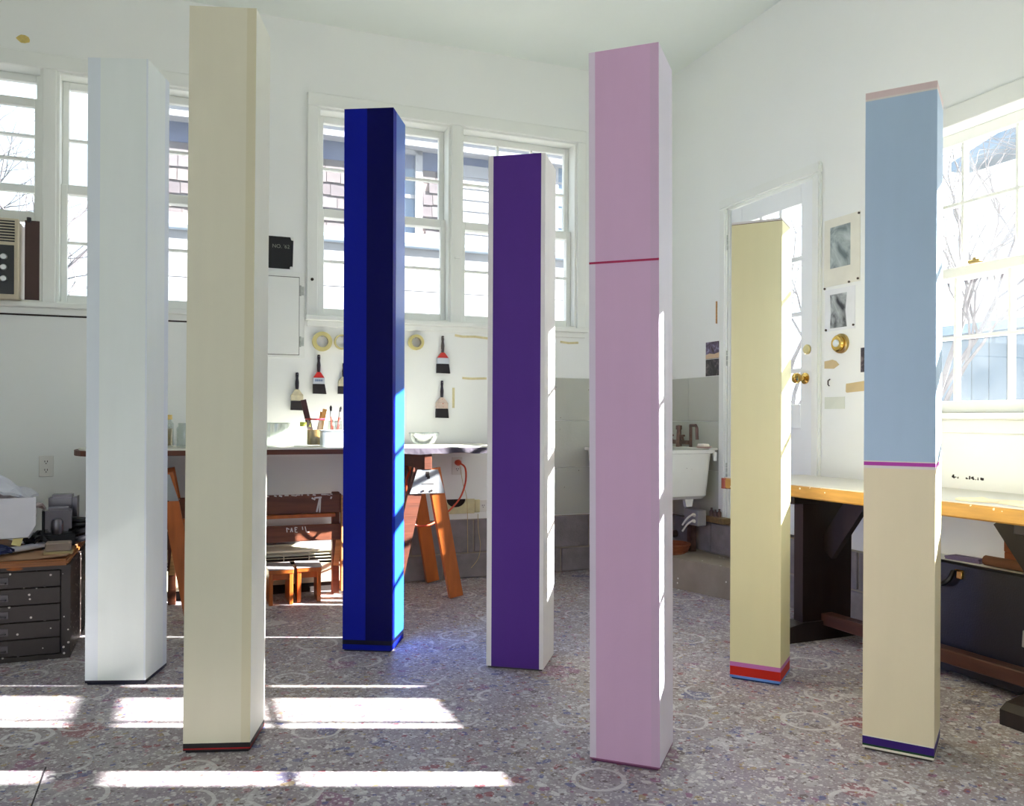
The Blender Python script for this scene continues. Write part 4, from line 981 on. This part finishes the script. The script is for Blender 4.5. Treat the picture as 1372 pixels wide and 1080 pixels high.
part('dirt_specks', mb, DARKGAP, wall_right)

# ------------------------------------------------------------------ heavy trestle table by the right wall
YEDGE = mat('yellow_pine_edge', rgb(180, 134, 58), 0.45, 0.18, 6, 0.2, 12, stretch=(8, 1, 8), spots=(rgb(230, 222, 200), 30, .14, .35))
TTOP = mat('paint_whitened_table_top', rgb(196, 192, 184), 0.5, 0.06, 4); BLKW = wood('black_brown_oak', rgb(32, 21, 19), 0.4, stretch=(8, 8, 1.5))
tt = thing('trestle_table', 'heavy trestle table with yellowed edge and dark slab legs by the window', 'table', 2.445, 3.42, 0, R(2))
part('table_edge', MB().box((0, -1.95, .660), (.505, 0, .712), bevel=.006), YEDGE, tt)
part('table_top', MB().box((.004, -1.946, .712), (.501, -.004, .716)), TTOP, tt)
part('corner_cap', MB().lathe([(0, 0), (.026, 0), (.026, .05), (0, .05)], (.02, -.004, .660), 14), mat('red_brown_cap', rgb(140, 60, 30), 0.4), tt)
for y in (-.38, -1.50):
    sl = part('leg', MB().prism([(.13, .05), (.13, .62), (.10, .655), (.49, .655), (.44, .60), (.42, .52), (.415, .05)], y - .028, y + .028, 'y'), BLKW, tt)
    part('foot', MB().prism([(.0, 0), (.0, .05), (.03, .07), (.12, .085), (.40, .085), (.45, .07), (.47, .05), (.47, 0)], y - .045, y + .045, 'y'), BLKW, tt)
    part('cleat', MB().box((.06, y - .045, .62), (.50, y + .045, .660), bevel=.004), BLKW, tt)
    part('brace', MB().bar((.27, y + (.03 if y < -1 else -.03), .40), (.27, y + (.22 if y < -1 else -.22), .65), .10, .03, (1, 0, 0)), BLKW, tt)
part('stretcher', MB().box((.235, -1.472, .065), (.30, -.408, .118), bevel=.004), wood('dark_stretcher_wood', rgb(70, 38, 28), 0.4, stretch=(8, 1.5, 8)), tt)
mb = crumpled(.10, .30, .006, 31, .004, 6, 8)
single('loose_paper', mb, mat('cream_loose_paper', rgb(226, 212, 180), 0.7), 'curled cream paper lying near the front edge of the trestle table', 'paper', 2.60, 2.02, .717, R(0))
# portfolio case
LEATH = mat('navy_leather', rgb(11, 12, 30), 0.38, 0.15, 30, 0.25, 150); LEATHB = mat('black_leather_edge', rgb(10, 10, 14), 0.4)
pf = tag(link('portfolio_case', None, None, W(2.835, 2.46, 0.0), (0, R(5), TH)), 'dark navy portfolio case with a brass clasp leaning under the trestle table', 'portfolio')
def rrect(w0, w1, h0, h1, r, k=5):
    out = []
    for cx_, cy_, a0 in ((w1-r, h0+r, -90), (w1-r, h1-r, 0), (w0+r, h1-r, 90), (w0+r, h0+r, 180)):
        for i in range(k + 1): t = R(a0 + 90 * i / k); out.append((cx_ + r * math.cos(t), cy_ + r * math.sin(t)))
    return out
part('case_body', MB().prism(rrect(-.36, .36, .012, .432, .035), -.04, .02, 'x'), LEATH, pf)
part('piping', MB().tube([(-.04, a, b_) for a, b_ in rrect(-.36, .36, .012, .432, .035)] + [(-.04, -.36 + .69, .012)][:0], .006, 6), LEATHB, pf)
part('handle', MB().tube(smooth([(-.045, -.03, .40), (-.065, -.03, .365), (-.07, .0, .345), (-.07, .06, .345), (-.065, .09, .365), (-.045, .09, .40)], 4), .010, 8), LEATHB, pf)
part('clasp', MB().box((-.052, -.075, .375), (-.04, -.05, .405), bevel=.002).tube([(-.052, -.082, .408), (-.052, -.045, .408)], .003, 6), KN, pf)
part('side_buckle', MB().box((-.046, -.352, .18), (-.038, -.335, .24), bevel=.002), SILV, pf)
LEDGE = .425
part('ledge_board', MB().box((WALL_B - .115, 1.2, .405), (WALL_B + .002, 2.72, .425), bevel=.003), TRIM, wall_right)
single('paper_bundle', MB().box((-.025, -.075, 0), (.02, .075, .006)).box((-.022, -.07, .006), (.022, .08, .012)).box((-.02, -.065, .012), (.024, .06, .017)), mat('violet_grey_papers', rgb(110, 96, 130), 0.7, 0.2, 30, stretch=(1, 4, 80)), 'thin bundle of violet-grey papers on the block ledge', 'paper', 2.965, 2.49, LEDGE, R(6))
single('cardboard_tube', MB().tube([(0, -.5, .022), (0, .12, .022)], .02, 12), mat('brown_cardboard', rgb(120, 78, 50), 0.7), 'brown cardboard tube lying along the block ledge', 'tube', 2.94, 2.26, LEDGE)
BRK = mat('rust_brick', rgb(150, 84, 44), 0.8, 0.15, 20, 0.3, 80)
single('stacked_brick', MB().box((-.018, -.21, 0), (.045, .0, .062), bevel=.003), BRK, 'lower rust-coloured block on the ledge behind the portfolio', 'block', 2.982, 2.32, LEDGE + .001)
single('stacked_brick', MB().box((-.018, -.20, 0), (.045, .0, .055), bevel=.003), BRK, 'upper rust-coloured block stacked on another behind the portfolio', 'block', 2.982, 2.322, LEDGE + .0635)

# ------------------------------------------------------------------ outdoors
GROUND = mat('pale_winter_ground', rgb(126, 124, 118), 0.9, 0.08, 0.6)
g_ = struct('ground', MB().box((-40, -40, -.6), (60, 60, -.3)), GROUND)
SHING = [mat('cedar_shingle_%d' % k, c, 0.85, 0.12, 20) for k, c in enumerate((rgb(86, 80, 82), rgb(98, 91, 91), rgb(78, 72, 76), rgb(92, 87, 90)))]
HWHITE = mat('white_house_trim', rgb(138, 140, 146), 0.6, 0.02)
HG = mat('house_window_glass', rgb(96, 116, 140), 0.1, 0.2, 2)
hs = thing('neighbour_house', 'brown shingled house with white eaves seen through the double windows', 'house', 0, 9.0, -.3)
OZ = .3
part('house_wall', MB().box((-.42, .0, 0), (7.0, 3.0, 4.36)), mat('house_wall_base', rgb(120, 106, 104), 0.9), hs)
part('eave_soffit', MB().box((-.6, -.20, 4.25), (7.2, .02, 4.28)), HWHITE, hs)
part('fascia', MB().box((-.6, -.225, 4.235), (7.2, -.2, 4.35), bevel=.004), HWHITE, hs)
part('gutter', MB().tube([(-.6, -.25, 4.385), (7.2, -.25, 4.385)], .035, 8), mat('blue_grey_gutter', rgb(140, 156, 176), 0.4), hs)
part('roof', MB().prism([(-.22, 4.4), (1.6, 5.6), (3.2, 4.4)], -.65, 7.25, 'x'), mat('roof_slate', rgb(110, 110, 120), 0.8), hs)
cache = {}; cnt = 0; extra = MB()
row_h = .135
rnd = random.Random(11)
for r_ in range(14):
    z0 = 2.95 + OZ + r_ * row_h - .12; x = -.42 + rnd.uniform(-.03, 0)
    if z0 + row_h > 4.10: break
    while x < 2.75:
        wv = rnd.choice((.11, .15, .19, .23)); k = rnd.randrange(4); key = (wv, k)
        vis = (-.35 < x + wv and x < .15) or (.95 < x + wv)
        if not (1.95 < x + wv * .5 < 2.42 and 3.25 < z0 + .07 < 4.30):
            if vis and cnt < 290:
                if key not in cache:
                    cache[key] = MB().raw([(0, 0, row_h + .02), (wv - .006, 0, row_h + .02), (wv - .006, -.022, 0), (0, -.022, 0), (0, .004, 0), (wv - .006, .004, 0)], [(0, 1, 2, 3), (3, 2, 5, 4), (0, 3, 4), (1, 5, 2), (0, 4, 5, 1)]).mesh('shingle', SHING[k])
                link('shingle', cache[key], hs, (x, -.001, z0 + rnd.uniform(-.006, .006))); cnt += 1
            else:
                extra.raw([(x, 0, z0 + row_h + .02), (x + wv - .006, 0, z0 + row_h + .02), (x + wv - .006, -.022, z0), (x, -.022, z0)], [(0, 1, 2, 3)])
        x += wv
e_ = part('shingle_field', extra, SHING[1], hs); e_['kind'] = 'stuff'
part('dark_band', MB().box((-.42, -.012, 4.05), (7.0, .0, 4.26)), mat('slate_blue_band', rgb(74, 84, 112), 0.7), hs)  # dark slate-blue band along the top of the wall, below the soffit
wn = part('house_window', MB().box((2.0, -.05, 3.2 + .08), (2.06, .01, 4.27)).box((2.34, -.05, 3.28), (2.42, .01, 4.27)).box((2.0, -.05, 4.2), (2.42, .01, 4.28)).box((2.0, -.06, 3.22), (2.42, .01, 3.3)), HWHITE, hs)
part('window_pane', MB().box((2.06, -.01, 3.3), (2.34, .0, 3.72)), HG, wn); part('window_pane', MB().box((2.06, -.01, 3.76), (2.34, .0, 4.2)), HG, wn)
part('sash_rail', MB().box((2.06, -.03, 3.72), (2.34, .0, 3.76)), HWHITE, wn)
# white clapboard bay on the right of the house
for k in range(9):
    part('clapboard', MB().prism([(-.035, 0), (-.02, .135), (.0, .135), (.0, 0)], 2.78, 7.0, 'x'), HWHITE, hs, (0, -.001, 3.0 + k * .128))
wn2 = part('house_window', MB().box((4.0, -.07, 3.3), (4.06, -.01, 4.4)).box((4.55, -.07, 3.3), (4.61, -.01, 4.4)).box((4.0, -.07, 4.34), (4.61, -.01, 4.4)).box((4.0, -.08, 3.24), (4.61, -.01, 3.3)), HWHITE, hs)
for a in (4.06, 4.315):
    for c in (3.3, 3.56, 3.82, 4.08): part('window_pane', MB().box((a, -.045, c), (a + .235, -.036, c + .24)), HG, wn2)
part('muntin_grid', MB().box((4.295, -.06, 3.3), (4.315, -.036, 4.34)).box((4.06, -.06, 3.54), (4.55, -.036, 3.56)).box((4.06, -.06, 3.8), (4.55, -.036, 3.82)).box((4.06, -.06, 4.06), (4.55, -.036, 4.08)), HWHITE, wn2)
# lower porch roof and white skirt below the shingles
part('porch_trim', MB().box((-.42, -.5, 2.93 + OZ - .1), (7.0, .0, 3.03 + OZ - .1)), HWHITE, hs)
part('porch_gutter', MB().tube([(-.42, -.52, 2.83 + OZ - .02), (7.0, -.52, 2.83 + OZ - .02)], .045, 8), mat('blue_grey_gutter', rgb(140, 156, 176), 0.4), hs)
for k in range(10):
    part('porch_board', MB().box((-.42, -.48, .75 + k * .235), (7.0, -.45, .745 + .232 + k * .235)), HWHITE, hs)

BARK = mat('grey_bark', rgb(86, 82, 86), 0.9, 0.15, 12)
def tree(s, n, h, label, seed, spread=.5, depth=5, r0=.09, lean=0.0):
    rnd = random.Random(seed); t = thing('bare_tree', label, 'tree', s, n, -.3, 0, 'bare winter trees outside')
    tm = MB(); bmx = MB()
    def grow(p, d, L_, r_, lev):
        k = 3; pts = [p]
        for i in range(k):
            d = (d + Vector((rnd.uniform(-.18, .18), rnd.uniform(-.18, .18), rnd.uniform(-.05, .12)))).normalized(); p = p + d * (L_ / k); pts.append(p)
        (tm if lev == 0 else bmx).tube(pts, [r_ * (1 - .35 * i / k) for i in range(k + 1)], 6 if lev < 2 else 4, caps=False)
        if lev >= depth: return
        for i in range(3 if lev < 3 else 2):
            a = rnd.uniform(0, 6.28); ang = spread * rnd.uniform(.5, 1.4)
            x = d.cross(Vector((.3, .2, 1))).normalized(); y = d.cross(x)
            nd = (d * math.cos(ang) + (x * math.cos(a) + y * math.sin(a)) * math.sin(ang)).normalized()
            grow(pts[-1] if i == 0 else pts[rnd.randrange(2, k + 1)], nd, L_ * rnd.uniform(.62, .82), r_ * .6, lev + 1)
    grow(Vector((0, 0, 0)), Vector((lean, 0, 1)), h * .30, r0, 0)
    part('trunk', tm, BARK, t); part('branches', bmx, BARK, t)
    return t
tree(-1.8, 8.2, 4.4, 'bare tree branching outside the window left of the white sculpture', 5, .55, 6, .06)
tree(-3.3, 10.6, 5.5, 'taller bare tree farther behind the air conditioner window', 6, .5, 6, .08)
tree(6.8, 6.0, 5.0, 'bare tree close outside the right window beside the pale blue sculpture', 8, .5, 6, .05)
tree(9.5, 6.6, 7.0, 'bare tree standing before the low blue shed beyond the right window', 9, .5, 6, .06)
tree(10.5, 12.5, 6.5, 'bare tree far behind the door glass', 12, .5, 6, .07)
PALEB = mat('pale_blue_siding', rgb(92, 116, 134), 0.8, 0.05, 3); ROOFB = mat('blue_slate', rgb(84, 112, 136), 0.7, 0.1, 4)
sh = thing('garden_shed', 'long low pale blue shed beyond the right window', 'shed', 11.0, 7.6, -.3)
part('shed_wall', MB().box((0, -4.5, 0), (.6, 3.0, 2.6)), PALEB, sh)
for k in range(26): part('siding_board', MB().box((-.02, -4.5 + k * .288, 0), (0, -4.5 + k * .288 + .27, 2.6)), PALEB, sh)
part('shed_roof', MB().prism([(-.15, 2.6), (.3, 2.8), (.75, 2.6)], -4.6, 3.1, 'y'), ROOFB, sh)
h2 = thing('far_house', 'far white house with a blue slate roof high beyond the right window', 'house', 14.0, 11.2, -.3)
part('house_wall', MB().box((0, -1.0, 0), (2.5, .62, 6.05)), mat('bright_house_wall', rgb(236, 236, 232), 0.7), h2)
part('roof', MB().prism([(-1.2, 6.55), (.72, 6.10), (.72, 6.28), (-1.2, 6.78)], -.25, 2.7, 'x'), ROOFB, h2)
sr = thing('side_house', 'pale neighbouring roof slope seen behind the air conditioner window', 'house', -4.0, 13.0, -.3)
part('house_wall', MB().box((-2.2, 0, 0), (1.2, 3, 2.8)), HWHITE, sr)
part('roof', MB().prism([(-2.6, 2.8), (-.9, 4.9), (.6, 4.9), (1.6, 2.8)], -.2, 3.2, 'y'), mat('pale_roof', rgb(180, 196, 204), 0.7), sr)
